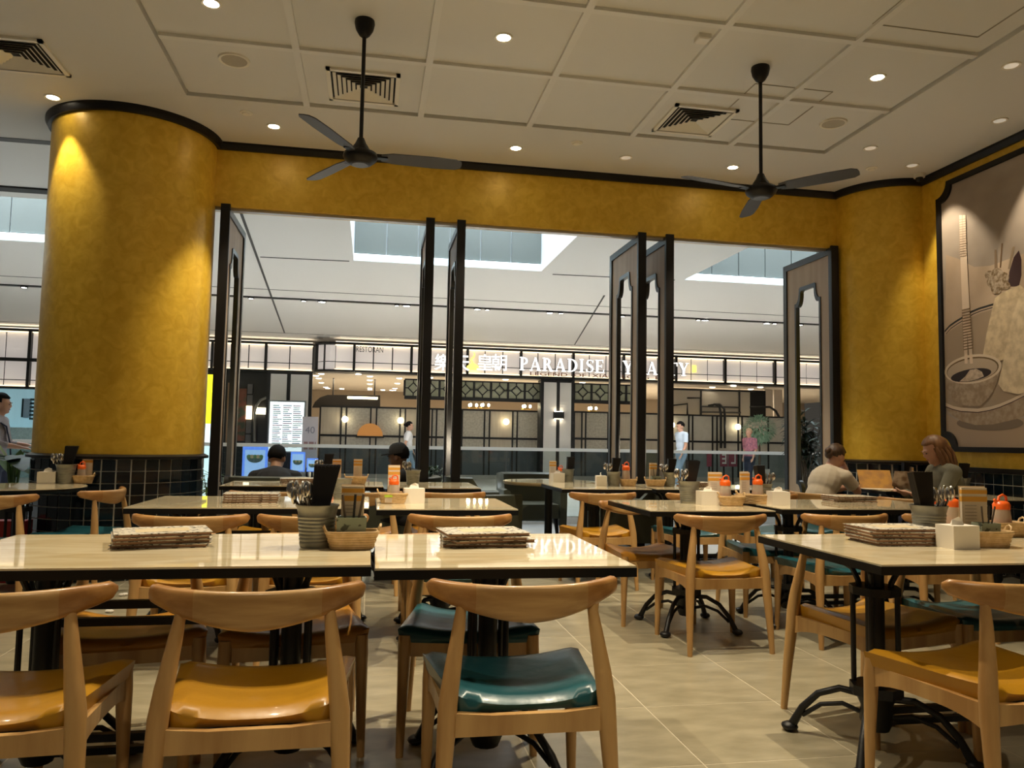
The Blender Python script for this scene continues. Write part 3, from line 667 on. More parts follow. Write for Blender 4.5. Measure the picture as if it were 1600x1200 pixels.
MB().box(fx(318, 620, BY), fx(331, 620, BY), 0, .03, 0, fz(324, 662, BY)).build('white_field', emis('banner_white', (.75, .95, .98), .8), bn)

# menu board, sale banner and blue posters opposite
MYB = FY-.4
mbz = thing('menu_board', 'tall bright white menu board with coloured rows of text opposite', 'menu board', (0, MYB, 0))
X0, X1 = fx(421, 660, MYB), fx(474.5, 660, MYB); z0, z1 = .75, fz(448, 628, MYB)
MB().box(X0-.04, X1+.04, .0, .08, z0-.04, z1+.04).build('frame', mat('grey_frame', (.2, .22, .22), .4), mbz); MB().box(X0, X1, -.01, .0, z0, z1).build('screen', emis('screen_white', (.90, .98, 1), .6), mbz)
MB().box((X0+X1)/2-.25, (X0+X1)/2+.25, .0, .08, 0, z0-.04).build('stand', frame_blk, mbz)
inks = [mat('ink_green', (.35, .6, .5), .6), mat('ink_blue', (.25, .42, .6), .6), mat('ink_rose', (.55, .35, .45), .6), mat('ink_teal', (.4, .65, .65), .6)]
rnd = random.Random(3)
for c in range(3):
    for r in range(22):
        u = X0+.08+c*(X1-X0-.1)/3; w_ = rnd.uniform(.12, .25); zz = z1-.10-r*(z1-z0-.16)/22
        MB().box(u, u+w_, -.014, -.0101, zz-.011, zz+.011).build('text_line', inks[(c+r) % 4], mbz)
SB = FY-1.0
sb = thing('sale_banner', 'white standing banner printed 40 beside the menu board', 'banner', (0, SB, 0))
X0, X1 = fx(472, 680, SB), fx(496.5, 680, SB); z1 = fz(484, 651, SB)
MB().box(X0, X1, 0, .03, .35, z1).build('sheet', mat('banner_sheet', (.62, .58, .58), .7), sb); MB().box((X0+X1)/2-.02, (X0+X1)/2+.02, .03, .06, 0, z1).build('pole', chrome, sb); MB().box(X0, X1, -.1, .15, 0, .03).build('foot', chrome, sb)
o = obj_from('number', text_mesh('number', '40', .25, mat('ink_grey', (.26, .26, .3), .7), .006, 0, 'CENTER'), sb, ((X0+X1)/2, -.006, fz(484, 677, SB))); o.rotation_euler = (pi/2, 0, 0)
for a, b in ((X0+.05, X0+.15), (X0+.18, X0+.3), (X0+.33, X1-.04)): MB().box(a, b, -.006, 0, z1-.85, z1-.65).build('picture', mat('ink_brown', (.35, .2, .18), .7), sb)
PB = FY-2.2
blue = emis('poster_blue', (.12, .26, .85), .55)
for k, (xa, xb, ya, yb, lb) in enumerate([(378.5, 418, 697, 748, 'large blue poster with a bowl of food behind the seated man, left'), (454, 476.5, 706, 737, 'small blue poster with food right of the seated man'), (479.5, 497, 716, 737, 'smallest blue poster with food below the sale banner')]):
    t = thing('food_poster', lb, 'poster', (0, PB, 0), 0, 'blue food posters opposite'); X0, X1 = fx(xa, 720, PB), fx(xb, 720, PB); z0, z1 = max(.02, fz(xa, yb, PB)), fz(xa, ya, PB); w_ = X1-X0
    MB().box(X0, X1, 0, .04, z0, z1).build('sheet', blue, t); MB().box(X0+.1*w_, X1-.1*w_, -.012, 0, z0+.08*w_, z1-.15*w_).build('photo', emis('poster_pale', (.30, .48, .80), .5), t)
    cx = (X0+X1)/2; zc = (z0+z1)/2+(.12 if k == 0 else 0); MB().box(cx-.03, cx+.03, .01, .04, 0, z0).build('stand', frame_blk, t)
    MB().prism([(cx+.32*w_*cos(radians(a)), zc+.22*w_*sin(radians(a))) for a in range(180, 361, 15)], 'y', -.02, -.012).build('bowl', mat('poster_bowl', (.10, .16, .16), .5), t)
    for q in range(5): MB().ell((cx-.24*w_+q*.12*w_, -.02, zc+.04*w_), (.09*w_, .008, .08*w_), 8, 6).build('food', [mat('food_green', (.12, .24, .10), .6), mat('food_tan', (.45, .36, .22), .6)][q % 2], t)
# far-left counter shop
cs = thing('aqua_kiosk', 'pale aqua shop interior with shelves left of the gold pillar', 'kiosk', (0, FY+.5, 0)); CY_ = FY+.5
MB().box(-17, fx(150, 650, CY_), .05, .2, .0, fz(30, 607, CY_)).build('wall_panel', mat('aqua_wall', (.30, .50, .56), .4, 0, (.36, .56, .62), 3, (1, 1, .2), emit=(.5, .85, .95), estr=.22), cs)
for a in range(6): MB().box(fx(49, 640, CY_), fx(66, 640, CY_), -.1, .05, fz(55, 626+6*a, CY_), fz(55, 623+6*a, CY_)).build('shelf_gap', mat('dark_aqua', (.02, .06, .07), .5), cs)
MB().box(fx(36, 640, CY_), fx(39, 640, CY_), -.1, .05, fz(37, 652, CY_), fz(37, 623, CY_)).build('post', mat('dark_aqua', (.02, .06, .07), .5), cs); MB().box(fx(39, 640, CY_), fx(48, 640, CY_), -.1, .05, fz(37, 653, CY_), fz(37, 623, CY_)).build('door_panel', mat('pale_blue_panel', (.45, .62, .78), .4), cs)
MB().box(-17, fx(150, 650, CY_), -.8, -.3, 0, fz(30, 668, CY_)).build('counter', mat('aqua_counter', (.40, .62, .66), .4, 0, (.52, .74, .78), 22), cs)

# ---------------------------------------------------------------- the sign: white serif capitals built stroke by stroke
sign_white = emis('sign_white', (1, .98, .94), 1.0)
TH, TN, SE = .20, .075, .05     # thick stem, thin stroke, serif height (fractions of cap height)
def glyph(ch):
    """list of polygons (x right, y up, cap height 1) and the advance width"""
    P = []
    def stem(x, w=TH): P.append([(x, 0), (x+w, 0), (x+w, 1), (x, 1)])
    def serif(x0, x1, y): P.append([(x0, y), (x1, y), (x1, y+SE), (x0, y+SE)])
    def bowl(x, y0, y1, rx, t=TH, tn=TN):
        cy, ry = (y0+y1)/2, (y1-y0)/2; o = [(x, y1)]+[(x+rx*cos(radians(a)), cy+ry*sin(radians(a))) for a in range(90, -91, -12)]+[(x, y0)]
        i = [(x, y0+tn)]+[(x+(rx-t)*cos(radians(a)), cy+(ry-tn)*sin(radians(a))) for a in range(-90, 91, 12)]+[(x, y1-tn)]
        n = len(o)
        for k in range(n-1): P.append([o[k], o[k+1], i[n-2-k], i[n-1-k]])
    if ch == 'P': stem(.1); serif(0, .42, 0); serif(0, .2, .95); bowl(.28, .42, 1, .40); return P, .74
    if ch == 'R': stem(.1); serif(0, .4, 0); serif(0, .2, .95); bowl(.28, .46, 1, .38); P.append([(.36, .48), (.56, .48), (.86, 0), (.62, 0)]); serif(.6, .94, 0); return P, .92
    if ch == 'D': stem(.1); serif(0, .2, 0); serif(0, .2, .95); bowl(.28, 0, 1, .56); return P, .92
    if ch == 'I': stem(.1); serif(0, .4, 0); serif(0, .4, .95); return P, .46
    if ch == 'A': P += [[(.10, 0), (.19, 0), (.47, .86), (.42, 1)], [(.40, 1), (.54, 1), (.90, 0), (.66, 0)], [(.25, .28), (.62, .28), (.60, .36), (.27, .36)]]; serif(0, .30, 0); serif(.58, .98, 0); return P, .98
    if ch == 'E': stem(.1); serif(0, .2, 0); serif(0, .2, .95); P += [[(.28, 0), (.72, 0), (.72, .07), (.28, .07)], [(.28, .93), (.68, .93), (.68, 1), (.28, 1)], [(.28, .48), (.54, .48), (.54, .55), (.28, .55)], [(.66, .0), (.74, .0), (.76, .26), (.70, .26)], [(.62, 1), (.70, 1), (.70, .76), (.65, .76)], [(.50, .40), (.56, .40), (.56, .63), (.50, .63)]]; return P, .80
    if ch == 'T': stem(.32); serif(.2, .64, 0); P += [[(.02, .93), (.82, .93), (.82, 1), (.02, 1)], [(.0, .72), (.06, .72), (.10, 1), (.02, 1)], [(.78, .72), (.84, .72), (.82, 1), (.74, 1)]]; return P, .86
    if ch == 'Y': P += [[(.36, 0), (.56, 0), (.56, .46), (.36, .46)], [(.06, 1), (.30, 1), (.56, .44), (.36, .42)], [(.72, 1), (.82, 1), (.54, .42), (.46, .50)]]; serif(.24, .68, 0); serif(0, .40, .95); serif(.60, .92, .95); return P, .90
    if ch == 'N': P += [[(.10, 0), (.19, 0), (.19, 1), (.10, 1)], [(.12, 1), (.34, 1), (.86, 0), (.70, 0)], [(.77, 0), (.86, 0), (.86, 1), (.77, 1)]]; serif(0, .32, 0); serif(0, .3, .95); serif(.64, .98, .95); return P, 1.0
    if ch == 'S':
        pts = [(.60, .80), (.52, .92), (.36, .965), (.20, .90), (.14, .76), (.20, .62), (.36, .53), (.52, .43), (.60, .28), (.54, .11), (.36, .035), (.18, .08), (.09, .22)]
        wd = [.05, .06, .07, .12, .16, .19, .21, .19, .16, .12, .07, .06, .05]
        L, R = [], []
        for k, (x, y) in enumerate(pts):
            a = pts[max(k-1, 0)]; b = pts[min(k+1, len(pts)-1)]; dx, dy = b[0]-a[0], b[1]-a[1]; l = hypot(dx, dy); nx, ny = -dy/l, dx/l
            L.append((x+nx*wd[k]/2, y+ny*wd[k]/2)); R.append((x-nx*wd[k]/2, y-ny*wd[k]/2))
        for k in range(len(pts)-1): P.append([L[k], L[k+1], R[k+1], R[k]])
        P += [[(.56, .74), (.64, .74), (.64, 1), (.60, 1)], [(.06, 0), (.10, 0), (.13, .28), (.05, .28)]]; return P, .72
    return P, .4
sign = thing('restaurant_sign', 'glowing white capitals reading PARADISE DYNASTY on the fascia opposite', 'sign', (0, FY, 0))
sx, base = fx(811, 570), fz(811, 578.5); cap = fz(811, 558)-base; total = fx(1076, 575)-sx
txt = 'PARADISE DYNASTY'; adv = sum(glyph(c)[1]+.06 for c in txt); kx = total/(adv*cap)
u = sx
for c in txt:
    Pg, w_ = glyph(c)
    if Pg:
        b = MB()
        c_ = MB()
        for poly in Pg: b.prism([(u+x*cap*kx, base+y*cap) for x, y in poly], 'y', -.062, -.054); c_.prism([(u+x*cap*kx, base+y*cap) for x, y in poly], 'y', -.0535, -.005)
        lo = c_.build('letter', mat('letter_can', (.05, .045, .04), .5), sign); b.build('lit_face', sign_white, lo)
    u += (w_+.06)*cap*kx
sub = obj_from('tagline', text_mesh('tagline', 'LEGEND  OF  XIAO  LONG  BAO', .15, mat('sign_copper', (.22, .07, .03), .4), .02), None); sub.parent = sign
bpy.context.view_layer.update(); sub.rotation_euler = (pi/2, 0, 0); sub.location = (fx(827, 580), -.02, FZB+.068); sub.scale = ((fx(1052, 587)-fx(827, 580))/max(sub.dimensions.x, .1), 1, 1)
cs_ = thing('chinese_sign', 'four glowing white Chinese characters with yellow dumpling emblem opposite', 'sign', (0, FY, 0))
for ch, xc in (('樂', 692), ('天', 720), ('皇', 757), ('朝', 780)):
    o = obj_from('character', text_mesh('character', ch, .50, mat('letter_can', (.05, .045, .04), .5), .04, .005, 'CENTER'), cs_, (fx(xc, 568), -.03, fz(xc, 577))); o.rotation_euler = (pi/2, 0, 0)
    f = obj_from('lit_face', text_mesh('lit_face', ch, .50, sign_white, .006, .005, 'CENTER'), o, (0, 0, .0235))
yel = emis('emblem_yellow', (.95, .72, .10), 1.6); ex, ez = fx(738.5, 570), fz(738.5, 578)
MB().prism([(ex-.17, ez), (ex+.17, ez), (ex+.16, ez+.10), (ex+.05, ez+.18), (ex, ez+.20), (ex-.05, ez+.18), (ex-.16, ez+.10)], 'y', -.05, -.01).build('emblem', yel, cs_)
MB().tube([(ex, -.03, ez+.2), (ex-.06, -.03, ez+.28), (ex+.02, -.03, ez+.36), (ex+.05, -.03, ez+.44), (ex+.02, -.03, ez+.50)], [.02, .025, .025, .02, .008], 6).build('steam', yel, cs_)
o = obj_from('restaurant_lettering', text_mesh('lettering', 'RESTORAN', .22, mat('dark_letters', (.05, .045, .05), .5), .02)); tag(o, 'dark letters reading RESTORAN on the fascia opposite, left', 'sign'); o.rotation_euler = (pi/2, 0, 0); o.location = (fx(556, 548), FY-.02, fz(556, 549.5)); bpy.context.view_layer.update(); o.scale = ((fx(598, 548)-fx(556, 548))/o.dimensions.x, 1, 1)
MB().box(fx(1081, 575), fx(1087, 575), -.05, -.01, fz(1084, 582), fz(1084, 571)).build('emblem', yel, sign)
# solid red panels imitating a sale sign's mirror image in the balustrade glass
sp = thing('sale_reflection', 'dark red panels with mirrored white letters, imitated reflection in the right glass balustrade', 'sign', (0, FY-1.2, 0)); SY = FY-1.2
red = mat('sale_reflection_red', (.28, .05, .08), .5)
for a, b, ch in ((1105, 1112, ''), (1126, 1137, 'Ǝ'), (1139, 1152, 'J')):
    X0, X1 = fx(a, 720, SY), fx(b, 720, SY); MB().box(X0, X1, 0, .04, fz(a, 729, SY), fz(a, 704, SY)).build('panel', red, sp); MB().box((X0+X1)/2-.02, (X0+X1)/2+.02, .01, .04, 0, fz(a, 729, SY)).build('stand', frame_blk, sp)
    if ch:
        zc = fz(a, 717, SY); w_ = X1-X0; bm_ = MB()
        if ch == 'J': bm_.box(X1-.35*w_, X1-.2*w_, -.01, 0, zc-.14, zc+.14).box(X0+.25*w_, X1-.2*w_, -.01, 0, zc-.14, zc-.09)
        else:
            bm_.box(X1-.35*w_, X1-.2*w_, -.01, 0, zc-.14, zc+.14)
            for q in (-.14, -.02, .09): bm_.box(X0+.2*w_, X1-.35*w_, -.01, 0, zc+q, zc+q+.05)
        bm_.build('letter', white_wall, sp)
# ================================================================== elbow chair (faces +Y, origin on the floor under the seat)
def lerp(a, b, t): return a+(b-a)*t
def make_chair(leather, label):
    t = thing('dining_chair', label, 'chair')
    # seat pad: trapezoid with rounded corners, saddle-shaped top, rolled edges
    NU, NV = 20, 16; pts = {}; b = MB()
    def plan(u, v):     # u,v in -1..1 -> x,y with superellipse rounding
        hw = lerp(.205, .258, (v+1)/2); x = u*hw; y = lerp(-.205, .225, (v+1)/2)
        k = max(0, abs(u)-.8)/.2; y -= .012*(k**2)*(1 if v > 0 else -1)*abs(v)**4
        y += .018*(u*u)*(-1 if v < 0 else 0)*abs(v)**3
        return x, y
    def top(u, v):
        e = max(abs(u), abs(v)); roll = -.022*max(0, (e-.80)/.20)**2
        return .456 - .026*(1-u*u)*(1-.25*v) + .012*abs(u)**3 + .012*max(0, -v)**3*(1-.5*abs(u)) + roll
    vs = []
    for j in range(NV+1):
        for i in range(NU+1):
            u, v = -1+2*i/NU, -1+2*j/NV; x, y = plan(u, v); vs.append((x, y, top(u, v)))
    n1 = len(vs)
    for j in range(NV+1):
        for i in range(NU+1):
            u, v = -1+2*i/NU, -1+2*j/NV; x, y = plan(u*.97, v*.97); vs.append((x, y, .402-.006*(1-u*u)))
    W_ = NU+1; fs = []
    for j in range(NV):
        for i in range(NU):
            a = j*W_+i; fs.append((a, a+1, a+W_+1, a+W_)); fs.append((n1+a, n1+a+W_, n1+a+W_+1, n1+a+1))
    for i in range(NU): fs.append((i, n1+i, n1+i+1, i+1)); q = NV*W_+i; fs.append((q, q+1, n1+q+1, n1+q))
    for j in range(NV): q = j*W_; fs.append((q, q+W_, n1+q+W_, n1+q)); q = j*W_+NU; fs.append((q, n1+q, n1+q+W_, q+W_))
    b._add(vs, fs); b.build('seat', leather, t, smooth=75)
    # horn-shaped back rail
    N, K = 36, 14; vs = []
    for i in range(N+1):
        s = -1+2*i/N; a = abs(s); x = .283*s - .010*s*a**6; y = -.238+.118*a**2.2
        h = .102-.060*a**1.55
        th = lerp(.028, .038, min(1, a/.7)); ztop = .739+.006*a**2; zc = ztop-h/2
        if a > .965: k = (a-.965)/.035; h *= sqrt(max(.12, 1-k*k*.85)); th *= sqrt(max(.12, 1-k*k*.85))
        dx, dy = .283, .26*a**1.2*(1 if s > 0 else -1); l = hypot(dx, dy); nx, ny = -dy/l, dx/l
        for k in range(K):
            q = 2*pi*k/K; c_, s_ = cos(q), sin(q); e = .72
            cu = abs(c_)**e*(1 if c_ > 0 else -1); su = abs(s_)**e*(1 if s_ > 0 else -1)
            lean = -.10*(su*h/2)
            vs.append((x+nx*cu*th/2, y+ny*cu*th/2+lean, zc+su*h/2))
    fs = [(i*K+k, i*K+(k+1) % K, (i+1)*K+(k+1) % K, (i+1)*K+k) for i in range(N) for k in range(K)]+[tuple(range(K))[::-1], tuple(N*K+k for k in range(K))]
    MB()._add(vs, fs).build('back_rail', wood_rail, t, smooth=60)
    for s in (-1, 1):
        MB().tube([(s*.238, -.262, 0), (s*.232, -.245, .18), (s*.222, -.226, .37), (s*.219, -.222, .43), (s*.210, -.216, .50), (s*.192, -.199, .62), (s*.183, -.188, .688)],
                  [.0140, .0195, .0255, .0260, .0240, .0180, .0130], 14).build('leg', wood, t, smooth=60)
        MB().tube([(s*.240, .215, 0), (s*.236, .212, .20), (s*.232, .208, .36), (s*.230, .205, .425)], [.0135, .0190, .0245, .0245], 14).build('leg', wood, t, smooth=60)
        # side rail: arched underside
        n = 10; poly_t = []; b = MB()
        up, lo = [], []
        for i in range(n+1):
            f = i/n; x = s*lerp(.217, .231, f); y = lerp(-.215, .205, f); d = .056+.030*(abs(2*f-1)**3)
            up.append((x, y, .404)); lo.append((x, y, .404-d+.01))
        vs = []
        for p, q in zip(up, lo): vs += [(p[0]-.010, p[1], p[2]), (p[0]+.010, p[1], p[2]), (q[0]+.010, q[1], q[2]), (q[0]-.010, q[1], q[2])]
        fs = [(i*4+k, i*4+(k+1) % 4, i*4+4+(k+1) % 4, i*4+4+k) for i in range(n) for k in range(4)]+[(0, 1, 2, 3), (n*4+3, n*4+2, n*4+1, n*4)]
        b._add(vs, fs).build('side_rail', wood, t)
    MB().prism([(-.215, .345), (.215, .345), (.215, .408), (.10, .398), (-.10, .398), (-.215, .408)], 'y', -.236, -.214).build('back_apron', wood, t)
    MB().prism([(-.228, .350), (.228, .350), (.228, .402), (-.228, .402)], 'y', .196, .216).build('front_apron', wood, t)
    return t
CH = {'mustard': yellow_lea, 'teal': teal_lea, 'tan': brown_lea}
protos = {}
def chair(color, x, y, yaw, where):
    label = '%s-seated oak elbow chair %s' % (color, where); g = 'oak elbow chairs'
    if color not in protos:
        protos[color] = make_chair(CH[color], label); o = protos[color]; o.location = (x, y, 0); o.rotation_euler = (0, 0, radians(yaw)); o['group'] = g; return o
    return dup(protos[color], (x, y, 0), radians(yaw), label, g)
# near side of the front tables (backs to us)
chair('mustard', -.925, 2.345, 3, 'at bottom left, cut by the left frame edge, back to us')
chair('mustard', -.277, 2.315, 1, 'back to us, second from left in front')
chair('teal', .446, 2.335, 0, 'back to us, nearest teal one in front')
chair('mustard', 1.945, 2.235, 8, 'at bottom right, cut by the right frame edge')
# far side of the front tables (facing us)
chair('tan', -.83, 3.09, 190, 'facing us behind the long front table, left')
chair('tan', -.255, 3.09, 185, 'facing us behind the long front table, right')
chair('teal', .40, 3.06, 174, 'facing us behind the small front table')
chair('mustard', 2.09, 2.97, 194, 'facing us behind the front right table')
chair('teal', 2.62, 3.02, 182, 'facing us behind the front right table, at the frame edge')
# second row, backs to us
chair('mustard', -.855, 4.225, 0, 'back to us behind the front left menu stack')
chair('mustard', -.27, 4.225, 1, 'back to us behind the front cutlery bucket')
chair('teal', .484, 4.235, 0, 'back to us at the second-row small table')
chair('mustard', 1.955, 4.245, 0, 'back to us in the open mid floor')
chair('teal', 2.75, 4.285, 0, 'back to us beyond the front right table, left')
chair('teal', 3.40, 4.285, 1, 'back to us beyond the front right table, right')
# second row, facing us
chair('tan', 1.80, 4.90, 184, 'facing us across the mid-floor table')
chair('teal', 2.72, 5.03, 177, 'facing us at the second-row right table, left')
chair('teal', 3.35, 5.03, 181, 'facing us at the second-row right table, right')
chair('teal', .47, 4.99, 180, 'facing us across the second-row small table')
chair('tan', -.86, 5.07, 178, 'facing us across the second-row long table, left')
# third row by the doors
chair('mustard', 1.812, 6.035, 2, 'back to us near the olive armchairs')
chair('teal', 2.60, 6.02, 2, 'back to us before the centre-right doors, left')
chair('teal', 3.20, 6.02, 0, 'back to us before the centre-right doors, right')
chair('tan', .60, 5.99, 2, 'back to us near the person in a cap')
chair('mustard', -.70, 5.98, -2, 'back to us before the person in black')
chair('tan', -.02, 5.99, 1, 'back to us between the two seated persons in black')
# far right by the seated couple
chair('teal', 3.86, 6.10, -62, 'beside the person in cream, turned toward him')
chair('mustard', 4.30, 5.55, -35, 'turned diagonally before the bench tables')
# left, by the round table
chair('teal', -2.33, 5.52, 3, 'back to us at the round table left of the pillar')
chair('teal', -1.98, 5.97, 78, 'turned sideways before the tiled pillar')
chair('teal', -2.12, 4.22, 4, 'at far left edge, only its rail end showing')

# ================================================================== tables
def pedestal(t, x, y):
    MB().box(x-.19, x+.19, y-.025, y+.025, .700, .716).box(x-.025, x+.025, y-.19, y+.19, .700, .716).build('top_bracket', iron, t)
    for k in range(4):
        a = k*pi/2+pi/4; MB().tube([(x+r*cos(a), y+r*sin(a), z) for r, z in ((.055, .575), (.058, .62), (.08, .665), (.14, .70))], .011, 8).build('bracket_arm', iron, t)
    MB().tube([(x, y, .16), (x, y, .70)], .034, 12).build('column', iron, t, smooth=50)
    for k in range(4):
        a = k*pi/2+pi/4; c, s = cos(a), sin(a)
        MB().tube([(x+.078*c, y+.078*s, .21), (x+.078*c, y+.078*s, .59)], .010, 8).build('rod', iron, t)
    for z0, z1, r in ((.575, .605, .092), (.205, .24, .095)): MB().lathe([(.0001, z0), (r, z0), (r, z1), (.0001, z1)], 8, (x, y, 0)).build('collar', iron, t)
    MB().lathe([(.0001, .07), (.045, .075), (.06, .11), (.055, .16), (.075, .205), (.0001, .205)], 12, (x, y, 0)).build('hub', iron, t, smooth=50)
    for k in range(4):
        a = k*pi/2+pi/4; c, s = cos(a), sin(a)
        f = MB().tube([(x+r*c, y+r*s, z) for r, z in ((.06, .195), (.13, .20), (.21, .165), (.27, .10), (.305, .035), (.325, .012))], [.014, .013, .013, .014, .017, .014], 8)
        f.tube([(x+r*c, y+r*s, z) for r, z in ((.05, .125), (.12, .145), (.20, .125), (.27, .07))], .009, 8)
        f.ell((x+.32*c, y+.32*s, .018), (.034, .034, .018), 8, 6).build('foot', iron, t, smooth=60)
def table(label, x0, x1, y0, y1, rot=0.0, hi=True):
    cx, cy = (x0+x1)/2, (y0+y1)/2; w, d = x1-x0, y1-y0
    t = thing('dining_table', label, 'table', (cx, cy, 0), radians(rot), 'cream marble dining tables')
    MB().box(-w/2, w/2, -d/2, d/2, .744, .750).build('marble_top', marble, t)
    MB().box(-w/2-.002, w/2+.002, -d/2-.002, d/2+.002, .716, .7435).build('black_edge', table_edge, t)
    if w > 1.0:
        pedestal(t, -w*.30, 0); pedestal(t, w*.30, 0)
        for z in (.50, .555) if hi else ():
            MB().box(-w*.30, w*.30, -.012, .012, z, z+.026).build('stretcher', iron, t)
        MB().box(-w*.30, w*.30, -.012, .012, .13, .155).box(-w*.30, w*.30, -.012, .012, .09, .112).build('stretcher', iron, t)
    else: pedestal(t, 0, 0)
    return t
table('long cream table nearest us, at front left', -1.275, .015, 2.405, 3.195)
table('small cream table nearest us, at front centre, reflecting the sign', .03, .83, 2.335, 3.165, -.3)
table('long cream table at front right, cut by the frame edge', 1.650, 2.95, 2.295, 3.105, 0, False)
table('long cream table in second row, left', -1.245, .007, 4.355, 5.18)
table('small cream table in second row, centre', .05, .828, 4.29, 5.09)
table('small cream table in second row, mid floor right of centre', 1.58, 2.35, 4.22, 5.01)
table('long cream table in second row, right', 2.475, 3.76, 4.365, 5.13, 0, False)
table('long cream table in third row before the person in black', -1.12, .12, 6.275, 6.98)
table('small cream table in third row beside the person in a cap', .18, .885, 6.15, 6.98)
table('small cream table in third row before the centre-right doors', 1.56, 2.33, 6.19, 6.97)
table('long cream table in third row, right of the centre-right doors', 2.385, 3.60, 6.225, 6.95)
table('cream table of the seated couple by the corner column', 4.50, 5.12, 6.18, 6.54)
table('cream bench table before the couple, at the side wall', 4.66, 5.17, 5.16, 5.74)
def round_table(label, x, y, r, z=.75, m=None):
    t = thing('round_table', label, 'table', (x, y, 0))
    MB().lathe([(.0001, z-.006), (r, z-.006), (r, z), (.0001, z)], 48).build('top', marble, t); MB().lathe([(.0001, z-.034), (r-.012, z-.034), (r+.002, z-.020), (r+.002, z-.0065), (.0001, z-.0065)], 48).build('edge', m or table_edge, t)
    if z == .75: pedestal(t, 0, 0)
    else:
        MB().tube([(0, 0, .02), (0, 0, z-.034)], .04, 14).build('column', iron, t, smooth=50); MB().lathe([(.0001, 0), (.24, 0), (.24, .012), (.05, .03), (.0001, .03)], 28).build('base', iron, t, smooth=50)
round_table('round cream table left of the tiled pillar', -2.42, 6.05, .42)
round_table('round table with pale wooden edge between olive armchairs', 1.79, 7.66, .46, .735, mat('brass_edge', (.40, .30, .15), .4))

# ================================================================== olive tub armchairs outside the doors
def make_tub(label):
    t = thing('tub_armchair', label, 'armchair')
    MB().prism([(-.26, -.25), (.26, -.25), (.26, .28), (-.26, .28)], 'z', .30, .45).build('seat', green_lea, t)
    n = 24; vs = []
    for i in range(n+1):     # wrap-around shell: left arm - back - right arm
        f = -1+2*i/n; a = abs(f)
        if a > .45: k = (a-.45)/.55; x = (1 if f > 0 else -1)*.31; y = lerp(-.20, .30, k)
        else: q = f/.45*pi/2; x = .31*sin(q); y = -.20-.12*cos(q)
        h = .765 if a < .42 else lerp(.765, .60, min(1, (a-.42)/.16)**.8)
        nx, ny = (x/.31, 0) if a > .45 else (sin(f/.45*pi/2), -cos(f/.45*pi/2))
        o = .035
        vs += [(x+nx*o, y+ny*o, .20), (x+nx*o*1.2, y+ny*o*1.2, h), (x, y, h+.012), (x-nx*o, y-ny*o, h-.01), (x-nx*o, y-ny*o, .22)]
    fs = [(i*5+k, i*5+(k+1) % 5, i*5+5+(k+1) % 5, i*5+5+k) for i in range(n) for k in range(5)]+[(0, 1, 2, 3, 4), tuple(n*5+k for k in (4, 3, 2, 1, 0))]
    MB()._add(vs, fs).build('shell', green_lea, t, smooth=50)
    for sx in (-1, 1):
        for sy in (-1, 1): MB().tube([(sx*.24, sy*.22, .30), (sx*.27, sy*.26, 0)], [.026, .014], 8).build('leg', iron, t)
    return t
tub = make_tub('olive leather tub armchair left of the round outdoor table, seen from its side'); tub.location = (1.12, 7.75, 0); tub.rotation_euler = (0, 0, radians(-78)); tub['group'] = 'olive tub armchairs'
for x, y, a, lb in ((1.78, 8.52, 180, 'behind the round outdoor table, facing us'), (2.42, 7.30, 92, 'right of the round outdoor table, behind the centre-right doors'), (-.88, 7.52, 0, 'holding the person in black'), (.33, 7.62, 70, 'holding the person in a cap')):
    dup(tub, (x, y, 0), radians(a), 'olive leather tub armchair '+lb, 'olive tub armchairs')
# blue-grey bench along the side wall
bench = thing('wall_bench', 'blue-grey upholstered bench along the right wall', 'bench', (0, 0, 0)); bl = mat('bench_blue', (.13, .155, .19), .5, bump=.1, bscale=25)
MB().box(4.80, 5.17, 1.0, 5.08, .0, .36).build('base', black, bench); MB().box(4.78, 5.10, 1.0, 5.08, .361, .46).build('seat', bl, bench)
bk = [(5.10, .46), (5.185, .46), (5.185, .90), (5.165, .915), (5.135, .905), (5.115, .88)]
for k in range(5): MB().prism(bk, 'y', 1.0+.815*k+.004, 1.0+.815*(k+1)-.004).build('back_cushion', bl, bench)

# ================================================================== tableware
TZ = .75
def make_bucket():
    t = thing('cutlery_bucket', 'x', 'bucket')
    prof = [(.0001, 0), (.046, 0), (.048, .004)]
    for k in range(8): z = .012+.011*k; r = .048+.012*(z/.125); prof += [(r+.0012, z), (r+.0006, z+.004), (r-.0006, z+.0075)]
    prof += [(.061, .118), (.0645, .123), (.0645, .127), (.061, .126), (.058, .118), (.047, .01), (.0001, .01)]
    MB().lathe(prof, 32).build('pail', galv, t, smooth=50); return t
def make_sticks():
    t = thing('chopstick_bundle', 'x', 'chopsticks')
    for i in range(7):
        for j in range(3): MB().bar((-.012+.004*i, -.012+.0115*j, .015), (-.004+.0112*i, -.012+.0115*j, .232+.002*((i*3+j) % 3)), .0108, .0108).build('chopstick', dark_plastic, t)
    return t
def make_cutlery():
    t = thing('cutlery', 'x', 'cutlery')
    rr = random.Random(5)
    for k in range(9):
        a = 2*pi*k/9; lx, ly = -.030+.018*cos(a), .022*sin(a); tx, ty = lx*1.5-.008, ly*1.7; h = .165+.02*rr.random()
        MB().tube([(lx*.8, ly*.8, .02), (lx*.9+tx*.1, ly*.9+ty*.1, .1), (tx*.7+lx*.3, ty*.7+ly*.3, h-.045)], [.0045, .0048, .0036], 6).build('spoon_handle', dark_steel, t)
        MB().ell((tx, ty, h-.02), (.014, .006, .026), 10, 8, Matrix.Rotation(a, 3, 'Z')).build('spoon_bowl', chrome, t, smooth=80)
    return t
